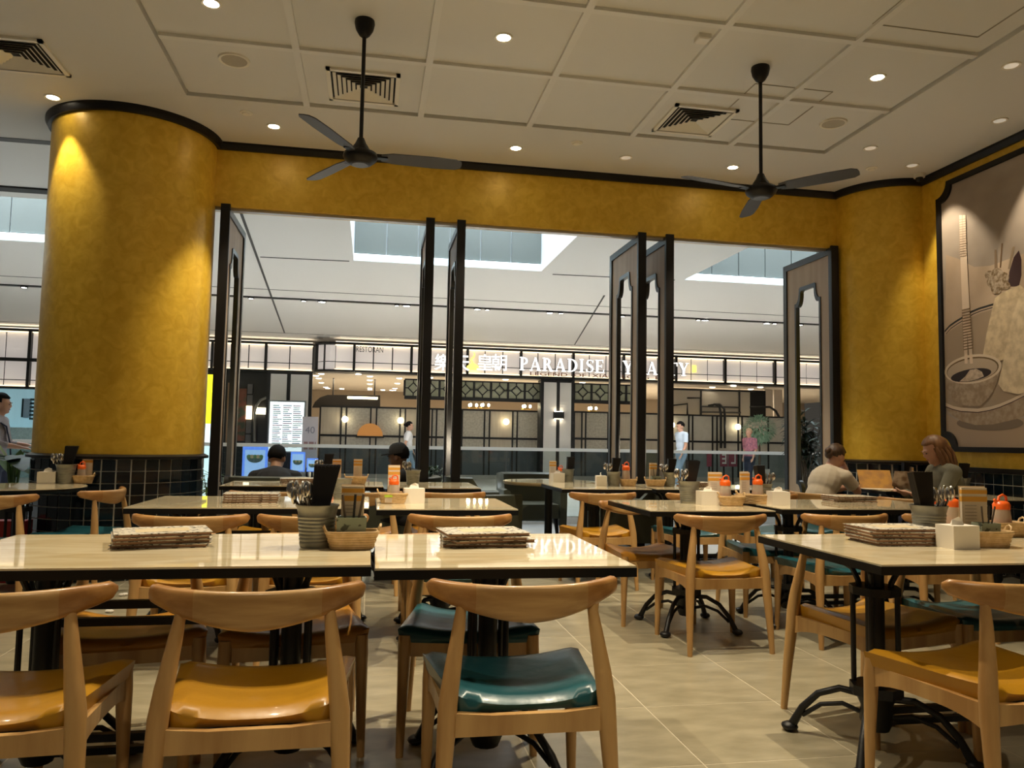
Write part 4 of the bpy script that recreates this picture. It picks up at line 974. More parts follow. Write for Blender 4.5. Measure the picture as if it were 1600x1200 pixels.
def make_basket(lx=.085, ly=.055):
    t = thing('wicker_basket', 'x', 'basket')
    def ring(sc, z, r, wob=0):
        pts = []
        for k in range(25):
            a = 2*pi*k/24; e = .55; c, s = cos(a), sin(a); x = lx*sc*abs(c)**e*(1 if c > 0 else -1); y = ly*sc*abs(s)**e*(1 if s > 0 else -1)
            m = 1+wob*(1 if k % 2 else -1); pts.append((x*m, y*m, z))
        return pts
    w = MB()
    for k in range(6): w.tube(ring(.84+.03*k, .006+.0085*k, .0048, .018*(1 if k % 2 else -1)), .0048, 6, False)
    w.build('weave', wicker, t, smooth=60); MB().tube(ring(1.04, .057, .006), .0065, 6, False).build('rim', wicker, t, smooth=60)
    MB().prism([(p[0], p[1]) for p in ring(.84, 0, 0)[:-1]], 'z', .0, .006).build('bottom', wicker, t)
    for s in (-1, 1): MB().tube([(s*lx*1.02, s*0-.018, .055), (s*lx*1.12, -.014, .075), (s*lx*1.14, 0, .082), (s*lx*1.12, .014, .075), (s*lx*1.02, .018, .055)], .0045, 6).build('handle', wicker, t)
    return t
def make_pot():
    t = thing('chit_pot', 'x', 'pot')
    MB().prism([(-.036, -.026), (.036, -.026), (.036, .026), (-.036, .026)], 'z', 0, .008).build('base', ceramic, t)
    b = MB()
    for p, q in (((-.036, -.026), (.036, -.026)), ((.036, -.026), (.036, .026)), ((.036, .026), (-.036, .026)), ((-.036, .026), (-.036, -.026))):
        b._add([(p[0], p[1], 0), (q[0], q[1], 0), (q[0]*1.14, q[1]*1.14, .085), (p[0]*1.14, p[1]*1.14, .085), (p[0]*.9, p[1]*.9, .008), (q[0]*.9, q[1]*.9, .008), (q[0]*1.04, q[1]*1.04, .085), (p[0]*1.04, p[1]*1.04, .085)], [(0, 1, 2, 3), (4, 7, 6, 5), (3, 2, 6, 7)])
    b.build('wall', ceramic, t)
    for dx, m_ in ((-.012, bark), (.004, dark_plastic), (.014, bark)): MB().tube([(dx*.6, 0, .012), (dx*2.2, -.012, .15)], .0035, 6).build('pencil', m_, t)
    return t
def make_chit():
    t = thing('order_chits', 'x', 'order pad')
    MB().box(-.034, .034, -.007, .007, 0, .20).build('pad', paper, t)
    for z0, z1 in ((.178, .192), (.150, .168)): MB().box(-.0345, .0345, -.0076, .0076, z0, z1).build('amber_band', card_band, t)
    for k in range(9): MB().box(-.026, .006, -.0078, -.0071, .135-.012*k, .1365-.012*k).build('printed_line', mat('ink_line', (.25, .2, .15), .8), t)
    MB().box(-.036, .036, .0072, .0088, 0, .205).build('backing', card, t); return t
def make_jug():
    t = thing('sauce_jug', 'x', 'sauce bottle')
    MB().lathe([(.0001, 0), (.036, 0), (.037, .004), (.031, .075), (.028, .105), (.0001, .105)], 20).build('body', clear_plastic, t, smooth=50)
    MB().lathe([(.0001, .003), (.0345, .003), (.031, .062), (.0001, .062)], 20).build('sauce', sauce, t, smooth=50)
    lid = MB().lathe([(.0001, .105), (.029, .102), (.030, .120), (.024, .130), (.014, .134), (.0001, .134)], 20).build('lid', orange_plastic, t, smooth=50)
    MB().tube([(.022, 0, .128), (.020, 0, .150), (.006, 0, .158), (-.010, 0, .150), (-.014, 0, .132)], .0045, 8).build('lid_loop', orange_plastic, lid, smooth=60); MB().tube([(-.016, 0, .125), (-.030, 0, .140)], [.008, .005], 8).build('spout', orange_plastic, lid); return t
def make_lime():
    t = thing('lime_tub', 'x', 'condiment tub')
    MB().box(-.021, .021, -.021, .021, 0, .032).build('tub', clear_plastic, t); MB().box(-.023, .023, -.023, .023, .032, .044).build('lid', lime_plastic, t); return t
def make_tissue():
    t = thing('tissue_box', 'x', 'tissue box')
    b = MB(); b.box(-.06, .06, -.045, .045, 0, .088); b.build('box', white_card, t)
    MB()._add([(-.03, -.004, .086), (.03, -.004, .086), (.026, .006, .112), (.004, -.004, .120), (-.02, .004, .108), (-.03, .006, .086), (.03, .006, .086)], [(0, 1, 2, 3, 4), (5, 4, 3, 2, 6), (0, 4, 5), (1, 6, 2)]).build('tissue', tissue, t); return t
def make_menu():
    t = thing('menu_booklet', 'x', 'menu')
    MB().box(-.148, .148, -.103, .103, .0015, .0105).build('pages', menu_pages, t)
    MB().prism([(-.152+.304*((i % 2)*.004+i/40), -.107) for i in range(1)]+[(-.152, -.107), (.152, -.107), (.152, .107), (-.152, .107)], 'z', .0105, .0125).build('cover', menu_cover, t)
    MB().box(-.152, .152, -.107, .107, 0, .0015).build('back_cover', menu_cover, t)
    MB().box(-.085, .085, -.055, .045, .0125, .0129).build('cover_label', menu_label, t); return t
KIT = {'bucket': (make_bucket, 'galvanised cutlery bucket', 'cutlery buckets'), 'sticks': (make_sticks, 'black chopsticks in the bucket', 'chopstick bundles'), 'cutlery': (make_cutlery, 'steel spoons in the bucket', 'cutlery in buckets'),
       'basket': (make_basket, 'small wicker basket', 'wicker baskets'), 'pot': (make_pot, 'sage patterned pot', 'patterned pots'), 'chit': (make_chit, 'cream amber-banded order pad', 'order pads'),
       'jug': (make_jug, 'orange-lidded sauce jug', 'sauce jugs'), 'lime': (make_lime, 'lime-lidded condiment tub', 'condiment tubs'), 'tissue': (make_tissue, 'white tissue box', 'tissue boxes'), 'menu': (make_menu, 'patterned menu booklet', 'menu booklets')}
kit_p = {}
def item(kind, x, y, z, rot, where, scale=None):
    fn, lb, g = KIT[kind]; lb = lb+' '+where
    if kind not in kit_p:
        o = kit_p[kind] = fn(); o.location = (x, y, z); o.rotation_euler = (0, 0, radians(rot)); tag(o, lb, o['category'], g)
        if scale: o.scale = scale
        return o
    o = dup(kit_p[kind], (x, y, z), radians(rot), lb, g, scale)
    if not scale: o.scale = (1, 1, 1)
    return o
def bucket_set(x, y, where, rot=0, sticks=True, cutl=True, s=1.0):
    sc = (s, s, s)
    item('bucket', x, y, TZ, 0, where, sc)
    if sticks: item('sticks', x-.004, y, TZ+.012, rot, where, sc)
    if cutl: item('cutlery', x, y, TZ+.01, rot, where, sc)
def menus(x, y, n, rot, where, z=TZ):
    rr = random.Random(int(x*100+y*10)); w = ['bottom', 'second', 'third', 'fourth', 'top']
    for k in range(n):
        o = item('menu', x+rr.uniform(-.012, .012), y+rr.uniform(-.01, .01), z+.0131*k, rot+rr.uniform(-7, 7), 'on the '+where+', '+('topmost of its stack' if k == n-1 else w[k]+(' of its stack' if k == 0 else ' from bottom of its stack')))
def at(xp, yp): p = pz(xp, yp, TZ); return p.x, p.y
# front long table
x, y = at(492, 858); bucket_set(x, y+.06, 'on the front long table', 0, s=1.16)
x, y = at(549, 860); item('basket', x, y+.05, TZ, 2, 'on the front long table'); item('pot', x-.004, y+.04, TZ+.007, 3, 'in the basket on the front long table', (1.25, 1.15, 1.2)); item('chit', x-.003, y+.115, TZ, -3, 'behind the basket on the front long table', (1.12, 1, 1.05))
x, y = at(252, 852); menus(x, y+.02, 4, 12, 'front long table')
# front small table
x, y = at(757, 851); menus(x, y+.02, 4, 4, 'front small table')
# front right table
x, y = at(1400, 849); menus(x+.02, y+.03, 5, -6, 'front right table')
x, y = at(1460, 850); bucket_set(x+.065, y+.11, 'on the front right table', 180, s=1.15)
x, y = at(1499, 859); item('tissue', x+.035, y+.05, TZ, 4, 'on the front right table')
x, y = at(1568, 858); item('basket', x, y+.08, TZ, -4, 'on the front right table, with the sage pot'); item('pot', x-.003, y+.08, TZ+.007, -4, 'in the basket on the front right table'); item('chit', x+.02, y+.17, TZ, -6, 'behind the pot on the front right table', (1.55, 1, 1.12)); item('chit', x+.085, y+.23, TZ, -6, 'farther back on the front right table', (1.3, 1, 1.1))
x, y = at(1520, 838); item('jug', x+.01, y+.13, TZ, 30, 'beside the bucket on the front right table', (1.1, 1.1, 1.15)); item('jug', x-.055, y+.20, TZ, 60, 'behind its twin on the front right table', (1.0, 1.0, 1.1)); item('lime', x+.035, y+.02, TZ, 0, 'on the front right table')
x, y = at(1592, 842); item('jug', x+.01, y+.10, TZ, 0, 'at the right frame edge on the front right table', (1.2, 1.2, 1.15)); item('basket', x+.02, y+.1, TZ, 0, 'at the right frame edge on the front right table')
# second-row tables
x, y = at(395, 784); menus(x, y, 4, 6, 'second-row long table')
x, y = at(614, 787); item('basket', x, y+.03, TZ, 0, 'on the second-row small table', (.95, .95, 1)); item('chit', x+.004, y+.07, TZ+.008, 4, 'in the basket on the second-row small table', (1, 1, 1.05)); item('jug', x+.004, y+.028, TZ+.008, 10, 'in the basket on the second-row small table'); item('lime', x-.028, y-.008, TZ+.008, 0, 'in the basket on the second-row small table')
x, y = at(647, 787); item('tissue', x, y+.05, TZ, 3, 'on the second-row small table')
x, y = at(575, 778); item('bucket', -.16, 4.98, TZ, 0, 'on the second-row long table')
x, y = at(1111, 790); item('tissue', x, y+.05, TZ, 0, 'on the mid-floor table'); 
bucket_set(x-.06, y+.20, 'on the mid-floor table', 8, s=1.12)
x, y = at(1147, 791); item('basket', x, y+.04, TZ, 0, 'on the mid-floor table', (.92, .92, 1)); item('jug', x-.035, y+.05, TZ+.007, 0, 'in the basket on the mid-floor table', (1.15, 1.15, 1.15)); item('lime', x+.015, y+.02, TZ+.007, 0, 'in the basket on the mid-floor table'); item('chit', x-.06, y+.14, TZ, 0, 'behind the jug on the mid-floor table', (1.3, 1, 1))
x, y = at(1190, 788); item('basket', x-.01, y+.05, TZ, -16, 'on the second-row right table', (1.35, 1, 1)); item('jug', x+.0, y+.05, TZ+.007, 0, 'in the basket on the second-row right table', (1.15, 1.15, 1.15)); item('lime', x+.04, y+.03, TZ+.007, 0, 'in the basket on the second-row right table'); item('chit', x-.05, y+.13, TZ, 10, 'behind the basket on the second-row right table')
bucket_set(x+.10, y+.17, 'on the second-row right table', 200)
x, y = at(1221, 790); item('tissue', x, y+.04, TZ, -4, 'on the second-row right table')
x, y = at(1327, 783); menus(x, y, 3, -6, 'second-row right table')
# third-row tables
x, y = at(508, 756); bucket_set(x, y, 'on the third-row long table', 4); item('chit', x+.09, y-.02, TZ, 0, 'left of two on the third-row long table'); item('chit', x+.26, y+.06, TZ, -4, 'right of two on the third-row long table'); item('basket', x+.25, y+.0, TZ, 0, 'on the third-row long table'); item('jug', x+.08, y-.10, TZ, 0, 'on the third-row long table')
x, y = at(487, 755); menus(x-.10, y+.05, 3, 5, 'third-row long table')
x, y = at(646, 760); bucket_set(x, y+.12, 'on the third-row small table', 0, sticks=False)
x, y = at(962, 760); bucket_set(x, y+.06, 'on the table before the centre-right doors', 0); item('jug', x+.11, y+.05, TZ+.007, 0, 'on the third-row table before the centre-right doors', (1.15, 1.15, 1.3)); item('basket', x+.13, y+.05, TZ, 0, 'on the third-row table before the centre-right doors', (.85, .85, 1)); item('tissue', x-.11, y+.08, TZ, 80, 'on the third-row table before the centre-right doors')
x, y = at(1020, 761); bucket_set(x+.20, y+.12, 'on the third-row long right table', 0); item('basket', x+.06, y+.10, TZ, -8, 'on the third-row long right table'); item('pot', x+.065, y+.10, TZ+.007, 0, 'in the basket on the third-row long right table'); item('chit', x+.065, y+.165, TZ, 0, 'behind the pot, third-row long right table'); menus(x+.48, y+.14, 3, 6, 'third-row long right table')
# couple's tables
x, y = at(1417, 764); bucket_set(x+.02, y+.06, 'between the person in cream and the auburn-haired person', 10, cutl=False); item('jug', x+.15, y+.03, TZ, 0, 'left of two before the auburn-haired person'); item('jug', x+.22, y+.03, TZ, 0, 'right of two before the auburn-haired person'); item('tissue', x+.27, y-.06, TZ, 0, 'before the auburn-haired person'); item('chit', x+.10, y+.06, TZ, 70, 'before the auburn-haired person')
x, y = at(1512, 772); bucket_set(x+.0, y+.06, 'on the bench table at the side wall', 0, s=1.05); item('basket', x-.10, y+.05, TZ, 0, 'on the bench table at the side wall', (.75, .75, 1)); item('jug', x-.10, y+.05, TZ+.007, 0, 'in the bench-table basket at the side wall'); item('chit', x-.06, y+.15, TZ, 0, 'behind the bench-table basket at the side wall')
# round tables
x, y = at(99, 756); bucket_set(x-.0, y+.04, 'on the round table by the pillar', 10, s=1.15); item('tissue', x-.12, y+.02, TZ, 10, 'on the round table by the pillar'); item('basket', x+.12, y+.05, TZ, 0, 'on the round table by the pillar', (.8, .8, 1)); item('jug', x+.10, y+.06, TZ+.007, 0, 'in the basket on the round table by the pillar'); item('chit', x+.13, y+.09, TZ+.007, 10, 'in the basket on the round table by the pillar')
zr = .735
for kind, dx, dy, lb in (('bucket', .10, -.05, ''), ('sticks', .10, -.05, ''), ('tissue', -.02, -.10, ''), ('chit', -.04, .02, ''), ('jug', .04, .02, '')): item(kind, 1.86+dx, 7.60+dy, zr+(.012 if kind == 'sticks' else 0), 8, 'on the round outdoor table')
# open menus in front of the couple
def open_menu(label, x, y, rot, m_):
    t = thing('open_menu', label, 'menu', (x, y, TZ), radians(rot), 'open menus of the couple')
    MB().prism([(-.145, 0), (.145, 0), (.145, .006), (-.145, .006)], 'y', -.20, 0).build('flat_page', paper, t)
    MB()._add([(-.145, 0, 0), (.145, 0, 0), (.145, .11, .17), (-.145, .11, .17), (-.145, .006, 0), (.145, .006, 0), (.145, .116, .17), (-.145, .116, .17)], [(0, 1, 2, 3), (4, 7, 6, 5), (0, 4, 5, 1), (3, 2, 6, 7), (0, 3, 7, 4), (1, 5, 6, 2)]).build('upright_page', m_, t)
open_menu('open menu with amber page before the person in cream', 4.62, 6.47, -20, mat('menu_amber', (.60, .30, .05), .6, 0, (.42, .2, .05), 14))
open_menu('open menu with picture page held near the auburn-haired person', 4.90, 6.42, 160, mat('menu_photo', (.50, .40, .32), .6, 0, (.18, .10, .06), 16))
# litter on the floor
for k, (xp, yp, lb) in enumerate(((173, 957, 'larger, under the front long table'), (194, 931, 'smaller, farther back under the front long table'))):
    p = pz(xp, yp, 0); b = MB()
    for q in range(5): b.ell((random.uniform(-.02, .02), random.uniform(-.012, .012), .010), (.018, .014, .010), 7, 5, Matrix.Rotation(q, 3, 'Z'))
    tag(b.build('crumpled_tissue', tissue, loc=(p.x, p.y, 0)), 'crumpled white tissue on the floor, '+lb, 'tissue', 'tissues on the floor')
p = pz(4, 985, 0); bag = thing('red_bag', 'bright red paper bag on the floor at the left edge', 'bag', (p.x-.12, p.y+.05, 0))
MB().prism([(-.13, 0), (.15, 0), (.07, .05), (-.13, .10)], 'y', -.05, .07).build('body', mat('bag_red', (.52, .03, .05), .5), bag); MB().tube([(-.08, .01, .085), (-.05, .01, .13), (.0, .01, .12), (.02, .01, .07)], .004, 6).build('handle', mat('bag_cord', (.5, .1, .1), .6), bag)
gb = thing('red_gift_bag', 'red bag with white letters under the round table at left', 'bag', (-2.72, 6.55, 0))
MB().prism([(-.17, 0), (.17, 0), (.18, .46), (-.18, .46)], 'y', -.07, .07).build('body', mat('bag_red2', (.40, .02, .02), .4), gb); MB().tube([(-.09, 0, .45), (-.06, 0, .58), (.06, 0, .58), (.09, 0, .45)], .005, 6).build('handle', white_card, gb)
# ================================================================== framed picture on the side wall
XP = 5.20
po = thing('framed_picture', 'large sepia photograph of spring rolls and a dipping bowl, in black notched frame', 'picture', (0, 0, 0))
def notch(y0, y1, z0, z1, r, n=7):
    """rectangle with concave quarter-round corners, listed as (Y, Z)"""
    P = []
    for cy, cz, a0 in ((y0, z0, 90), (y1, z0, 180), (y1, z1, 270), (y0, z1, 0)):
        P += [(cy+r*cos(radians(a0-90*i/n)), cz+r*sin(radians(a0-90*i/n))) for i in range(n+1)]
    return P
Rx = Matrix(((0, 0, 1, 0), (1, 0, 0, 0), (0, 1, 0, 0), (0, 0, 0, 1)))
PY0, PY1, PZ0, PZ1 = 3.30, 6.34, 1.105, 3.608
me = curve_prism('frame', notch(PY0, PY1, PZ0, PZ1, .135), [notch(PY0+.045, PY1-.045, PZ0+.045, PZ1-.045, .142)], .05, black); me.transform(Rx); o = obj_from('frame', me, po); o.location = (XP-.01, 0, 0)
me = curve_prism('print', notch(PY0+.03, PY1-.03, PZ0+.03, PZ1-.03, .14), [], .012, mat('print_sepia', (.34, .275, .22), .65, 0, (.46, .38, .31), 1.3, (1, 1, 1.6), 3)); me.transform(Rx); o = obj_from('print', me, po); o.location = (XP+.014, 0, 0)
_layer = [0]
def ink(name, poly, col, col2=None, sc=10, off=None):
    _layer[0] += 1; d = XP+.0135-.00016*_layer[0]; con = lambda c_: tuple(min(.85, max(.015, (v-.34)*1.65+.34)) for v in c_); col = con(col); col2 = con(col2) if col2 else None; pts = [px(a, b, XP) for a, b in poly]
    b = MB().prism([(p.y, p.z) for p in pts], 'x', d-.00012, d); return b.build(name, mat('print_%s_%d' % (name, _layer[0]), col, .65, 0, col2, sc), po)
def ellp(cx, cy, rx, ry, tilt=0, a0=0, a1=360, st=12):
    t = radians(tilt); return [(cx+rx*cos(radians(a))*cos(t)-ry*sin(radians(a))*sin(t), cy+rx*cos(radians(a))*sin(t)+ry*sin(radians(a))*cos(t)) for a in range(a0, a1, st)]
def strip(pts, w): return [(a, b-w/2) for a, b in pts]+[(a, b+w/2) for a, b in pts[::-1]]
ink('tablecloth', [(1473, 645), (1500, 660), (1640, 650), (1640, 700), (1500, 699), (1477, 684)], (.40, .33, .27))
ink('fold', [(1476, 398), (1495, 404), (1520, 417), (1545, 415), (1600, 395), (1600, 640), (1474, 620)], (.46, .38, .31), (.42, .345, .28), 3)
ink('plate_rim', strip([(1474, 518), (1482, 509), (1492, 502), (1502, 496), (1516, 487), (1528, 482), (1548, 476), (1575, 470)], 3.2), (.10, .075, .06))
ink('plate_rim', strip([(1476, 522), (1484, 513), (1494, 506), (1504, 500), (1518, 491), (1530, 486), (1550, 480), (1575, 474)], 1.4), (.14, .11, .09))
ink('plate_inside', [(1475, 524), (1484, 516), (1494, 509), (1504, 503), (1518, 494), (1530, 489), (1550, 483), (1610, 474), (1610, 625), (1560, 634), (1526, 641), (1500, 640), (1475, 630)], (.37, .31, .255))
ink('shadow', ellp(1545, 661, 52, 12), (.27, .235, .205)); ink('plate_body', [(1474, 632), (1500, 641), (1526, 642), (1560, 634), (1620, 606), (1620, 640), (1585, 655), (1550, 663), (1522, 664), (1500, 658), (1482, 646)], (.40, .34, .28), (.34, .28, .23), 25)
ink('plate_lip', strip([(1474, 631), (1488, 637), (1500, 639.5), (1526, 641), (1545, 638), (1560, 633.5), (1580, 625), (1625, 602)], 5), (.56, .48, .40)); ink('plate_lip_line', strip([(1474, 635), (1488, 640), (1500, 643), (1526, 644.5), (1545, 641), (1560, 636.5), (1580, 628), (1625, 605)], 1.3), (.16, .13, .10))
ink('herb_leaf', [(1573, 447), (1575, 425), (1582, 402), (1590, 391), (1594, 405), (1594, 430), (1590, 447)], (.16, .13, .105)); ink('stem', [(1552, 390), (1555, 390), (1557, 420), (1552, 420)], (.28, .23, .19)); ink('stem', [(1563, 380), (1565, 380), (1562, 418), (1560, 418)], (.22, .18, .15)); ink('stem', [(1580, 386), (1584, 385), (1576, 420), (1573, 420)], (.32, .27, .22))
for k, (a, b, r) in enumerate([(1545, 430, 8), (1556, 427, 9), (1566, 433, 9), (1549, 441, 9), (1560, 444, 10), (1570, 446, 7), (1555, 452, 8)]): ink('herb', ellp(a, b, r, r*.9), (.24, .20, .16), (.42, .36, .30), 45)
ink('roll', [(1553, 466), (1560, 460), (1575, 452), (1592, 445), (1600, 452), (1585, 490), (1572, 540), (1566, 562), (1548, 568), (1534, 556), (1540, 520), (1548, 485)], (.60, .51, .38), (.48, .40, .30), 14)
ink('roll', [(1640, 430), (1604, 448), (1590, 465), (1580, 495), (1570, 545), (1558, 600), (1566, 611), (1590, 616), (1640, 600)], (.64, .55, .42), (.52, .44, .33), 14)
def ink_yz(name, poly, col, col2=None, sc=10):      # the rest of the print, past the photograph's edge
    _layer[0] += 1; d = XP+.0135-.00016*_layer[0]
    MB().prism(poly, 'x', d-.00012, d).build(name, mat('print_%s_%d' % (name, _layer[0]), col, .65, 0, col2, sc), po)
zq = lambda yp: px(1620, yp, XP).z
ink_yz('plate_inside', [(5.30, zq(474)), (4.95, 2.44), (4.62, 2.36), (4.42, 2.18), (4.46, 2.02), (4.75, 1.84), (5.05, 1.70), (5.30, zq(612))], (.385, .29, .20))
ink_yz('plate_body', [(5.30, zq(606)), (5.0, 1.74), (4.7, 1.88), (4.42, 2.10), (4.50, 1.92), (4.75, 1.66), (5.05, 1.49), (5.30, zq(640))], (.43, .34, .245), (.34, .25, .16), 25)
ink_yz('plate_lip', [(5.30, zq(602)), (5.0, 1.76), (4.7, 1.90), (4.41, 2.14), (4.40, 2.10), (4.7, 1.86), (5.0, 1.72), (5.30, zq(607))], (.70, .57, .44))
ink_yz('roll', [(5.26, 2.62), (5.02, 2.70), (4.90, 2.58), (4.86, 2.20), (4.82, 1.86), (4.95, 1.74), (5.14, 1.76), (5.24, 2.10)], (.80, .66, .45), (.58, .44, .28), 14)
ink('bowl_body', [(1475, 590), (1478, 606), (1488, 624), (1500, 632), (1515, 635), (1532, 633), (1547, 618), (1557, 596), (1563, 570)], (.42, .355, .29), (.33, .275, .225), 22)
ink('bowl_rim', ellp(1519, 576.5, 45, 22.5, -9), (.60, .52, .43)); ink('bowl_line', ellp(1518.5, 577, 41, 19, -9), (.24, .20, .16)); ink('bowl_inside', ellp(1518, 578, 39.5, 17.5, -9), (.46, .39, .32)); ink('dip', ellp(1516, 586, 32, 9.5, -10), (.15, .115, .09)); ink('dip_garnish', [(1498, 596), (1507, 588), (1514, 578), (1524, 576), (1533, 581), (1536, 588), (1524, 593), (1510, 596)], (.56, .48, .40), (.42, .35, .29), 30)
for dx, dx2 in ((0, 0), (5.2, 8.5)): ink('chopstick', [(1497.5+dx, 336), (1502+dx, 336), (1504+dx, 398), (1509.5+dx, 500), (1510.5+dx2, 568), (1506+dx2, 568), (1503+dx, 500), (1499+dx, 398)], (.62, .52, .43))
for k in range(16): y_ = 341+3.8*k; ink('binding', [(1497.5, y_+2), (1508.5, y_), (1508.5, y_+1.2), (1497.5, y_+3.2)], (.44, .36, .30))
for k in range(15): y_ = 481+4.4*k; s_ = (y_-480)/80*6; ink('binding', [(1502+s_*.6, y_+3), (1515+s_, y_), (1515+s_, y_+1.8), (1502+s_*.6, y_+4.8)], (.26, .21, .17))

# ================================================================== people (built facing +Y)
def V3(*a): return Vector(a)
def hand(mb, w, d, side, curl=.5):
    d = d.normalized(); n = d.cross(side).normalized(); s = side.normalized()
    R = Matrix((s, d, n)).transposed(); mb.ell(w+d*.045, (.040, .05, .016), 10, 8, R)
    for k, (o, l) in enumerate(((-.030, .062), (-.010, .072), (.010, .070), (.029, .055))):
        a = w+d*.085+s*o; b = a+d*l*.5+n*(.010*curl); c = a+d*l*(1-.35*curl)+n*(.040*curl); mb.tube([a-d*.02, a, b, c], [.009, .009, .0085, .007], 7)
    a = w+d*.03-s*.035; mb.tube([a, a+d*.03-s*.022, a+d*.058-s*.026+n*.01], [.012, .0105, .008], 7)
def person(label, J, skin, clothes, hair, hairm, voxel=.011, face_tilt=0, face_yaw=0, extra=None, scale=1.0):
    """J: joints in metres; clothes: dict with shirt, sleeve, pants, shoes"""
    t = thing('person', label, 'person')
    J = {k: Vector(v) for k, v in J.items()}
    HM = Matrix.Translation(J['head']) @ Matrix.Rotation(radians(face_yaw), 4, 'Z') @ Matrix.Rotation(radians(face_tilt), 4, 'X')
    up = (J['neck']-J['pelvis']).normalized(); side = (J['shR']-J['shL']).normalized(); fw = up.cross(side)*-1
    RT = Matrix((side, fw, up)).transposed()
    def torso(mb, g):
        p, n = J['pelvis'], J['neck']; mb.ell(p, (.165+g, .125+g, .13+g), 14, 10, RT); mb.ell(p.lerp(n, .38), (.145+g, .112+g, .16+g), 14, 10, RT); mb.ell(p.lerp(n, .70), (.168+g, .118+g, .17+g), 14, 10, RT)
        mb.tube([J['shL'], p.lerp(n, .92), J['shR']], [.060+g, .075+g, .060+g], 10); mb.ell(J['shL'], (.062+g,)*3); mb.ell(J['shR'], (.062+g,)*3)
    b = MB(); torso(b, -.006)
    b.tube([J['neck']-up*.05, J['neck'].lerp(J['head'], .75)], [.060, .052], 12)
    h = MB(); h.M = HM
    h.ell((0, -.012, .022), (.076, .096, .094), 16, 12); h.ell((0, .022, -.030), (.062, .074, .088), 14, 10); h.ell((0, .066, -.088), (.028, .028, .022)); h.ell((0, .098, -.018), (.012, .016, .021)); h.ell((0, .084, .018), (.048, .018, .012))
    for s in (-1, 1): h.ell((s*.077, -.004, -.012), (.011, .020, .030), 10, 8)
    b._add(h.v, h.f)
    for s, q in ((-1, 'L'), (1, 'R')):
        b.tube([J['sh'+q], J['sh'+q].lerp(J['el'+q], .5), J['el'+q]], [.052, .047, .040], 10); b.ell(J['el'+q], (.040,)*3, 8, 6); b.tube([J['el'+q], J['el'+q].lerp(J['ha'+q], .35), J['ha'+q]], [.040, .039, .026], 10)
        d = J['ha'+q]-J['el'+q]; hand(b, J['ha'+q], d, (side - d.normalized()*side.dot(d.normalized()))*(1 if s > 0 else -1))
        b.tube([J['hip'+q], J['hip'+q].lerp(J['kn'+q], .5), J['kn'+q]], [.088, .076, .058], 10); b.ell(J['kn'+q], (.058,)*3, 8, 6); b.tube([J['kn'+q], J['kn'+q].lerp(J['an'+q], .35), J['an'+q]], [.056, .056, .036], 10)
        b.tube([J['an'+q]+V3(0, -.03, -.02), J['an'+q]+V3(0, .08, -.045), J['an'+q]+V3(0, .15, -.055)], [.040, .036, .028], 8)
    body = merged([b], 'body', skin, voxel, t)
    if clothes.get('shirt'):
        c = MB(); torso(c, .010); sl = clothes.get('sleeve', .6)
        for q in 'LR':
            a, e, w = J['sh'+q], J['el'+q], J['ha'+q]
            if sl <= 1: c.tube([a, a.lerp(e, sl)], [.066, .064], 12)
            else: c.tube([a, e, e.lerp(w, sl-1)], [.066, .054, .042], 12); c.ell(e, (.054,)*3)
        c.tube([J['pelvis'].lerp(J['neck'], .9), J['neck']+up*.012], [.085, .068], 12)
        merged([c], 'shirt', clothes['shirt'], voxel, t)
    if clothes.get('pants'):
        c = MB(); c.ell(J['pelvis']-V3(0, 0, .03), (.178, .140, .13), 14, 10)
        for q in 'LR': c.tube([J['hip'+q], J['kn'+q]], [.102, .074], 12); c.ell(J['kn'+q], (.072,)*3); c.tube([J['kn'+q], J['kn'+q].lerp(J['an'+q], clothes.get('leg', .95))], [.070, .058], 12)
        merged([c], 'trousers', clothes['pants'], voxel*1.3, t)
    for q in 'LR':
        c = MB().tube([J['an'+q]+V3(0, -.045, -.035), J['an'+q]+V3(0, .08, -.045), J['an'+q]+V3(0, .165, -.055)], [.048, .043, .034], 10); c.build('shoe', clothes.get('shoes', cloth_black), t, smooth=60)
    # hair shell
    vs = []; n, m = 26, 18
    for j in range(m+1):
        th = pi*j/m
        for i in range(n):
            a = 2*pi*i/n; d = V3(sin(th)*cos(a), sin(th)*sin(a), cos(th)); f = 1.0
            if hair in ('short', 'bun', 'tied'):
                if d.y > .25 and d.z < .42: f = .70
                elif d.z < -.25: f = .76 if d.y > -.3 else (.94 if d.z > -.55 else .72)
                if abs(d.x) > .8 and d.z < .0 and d.y > -.15: f = .78
            elif hair == 'long':
                if d.y > .30 and d.z < .50: f = .70
            f *= 1+.025*sin(5*a+3*th)
            vs.append((.088*d.x*f, -.014+.110*d.y*f, .024+.110*d.z*f))
    fs = [(j*n+i, (j+1)*n+i, (j+1)*n+(i+1) % n, j*n+(i+1) % n) for j in range(m) for i in range(n)]
    hb = MB(); hb.M = HM; hb._add(vs, fs); parts = [hb]
    if hair == 'bun': hb.ell((0, -.125, .035), (.045, .042, .045))
    if hair == 'tied': hb.ell((0, -.10, -.02), (.045, .04, .05)); hb.ell((0, -.13, .0), (.032, .03, .035))
    if hair == 'long':
        for s in (-1, 1):
            for k in range(4): x0 = s*(.076-.012*k); hb.tube([(x0, .015-.035*k, .03), (x0*1.18, .01-.04*k, -.07), (x0*1.22+s*.006*(k % 2), .02-.038*k, -.16), (x0*1.05, .03-.03*k, -.24)], [.020, .022, .022, .010], 8)
    hb.build('hair', hairm, t, smooth=80)
    if hair == 'cap':
        pass
    for s in (-1, 1): e = MB(); e.M = HM; e.ell((s*.030, .0885, .002), (.011, .006, .006), 8, 6); e.build('eye', eye_dark, t); e = MB(); e.M = HM; e.ell((s*.030, .094, .024), (.018, .006, .005), 8, 6); e.build('eyebrow', hairm, t)
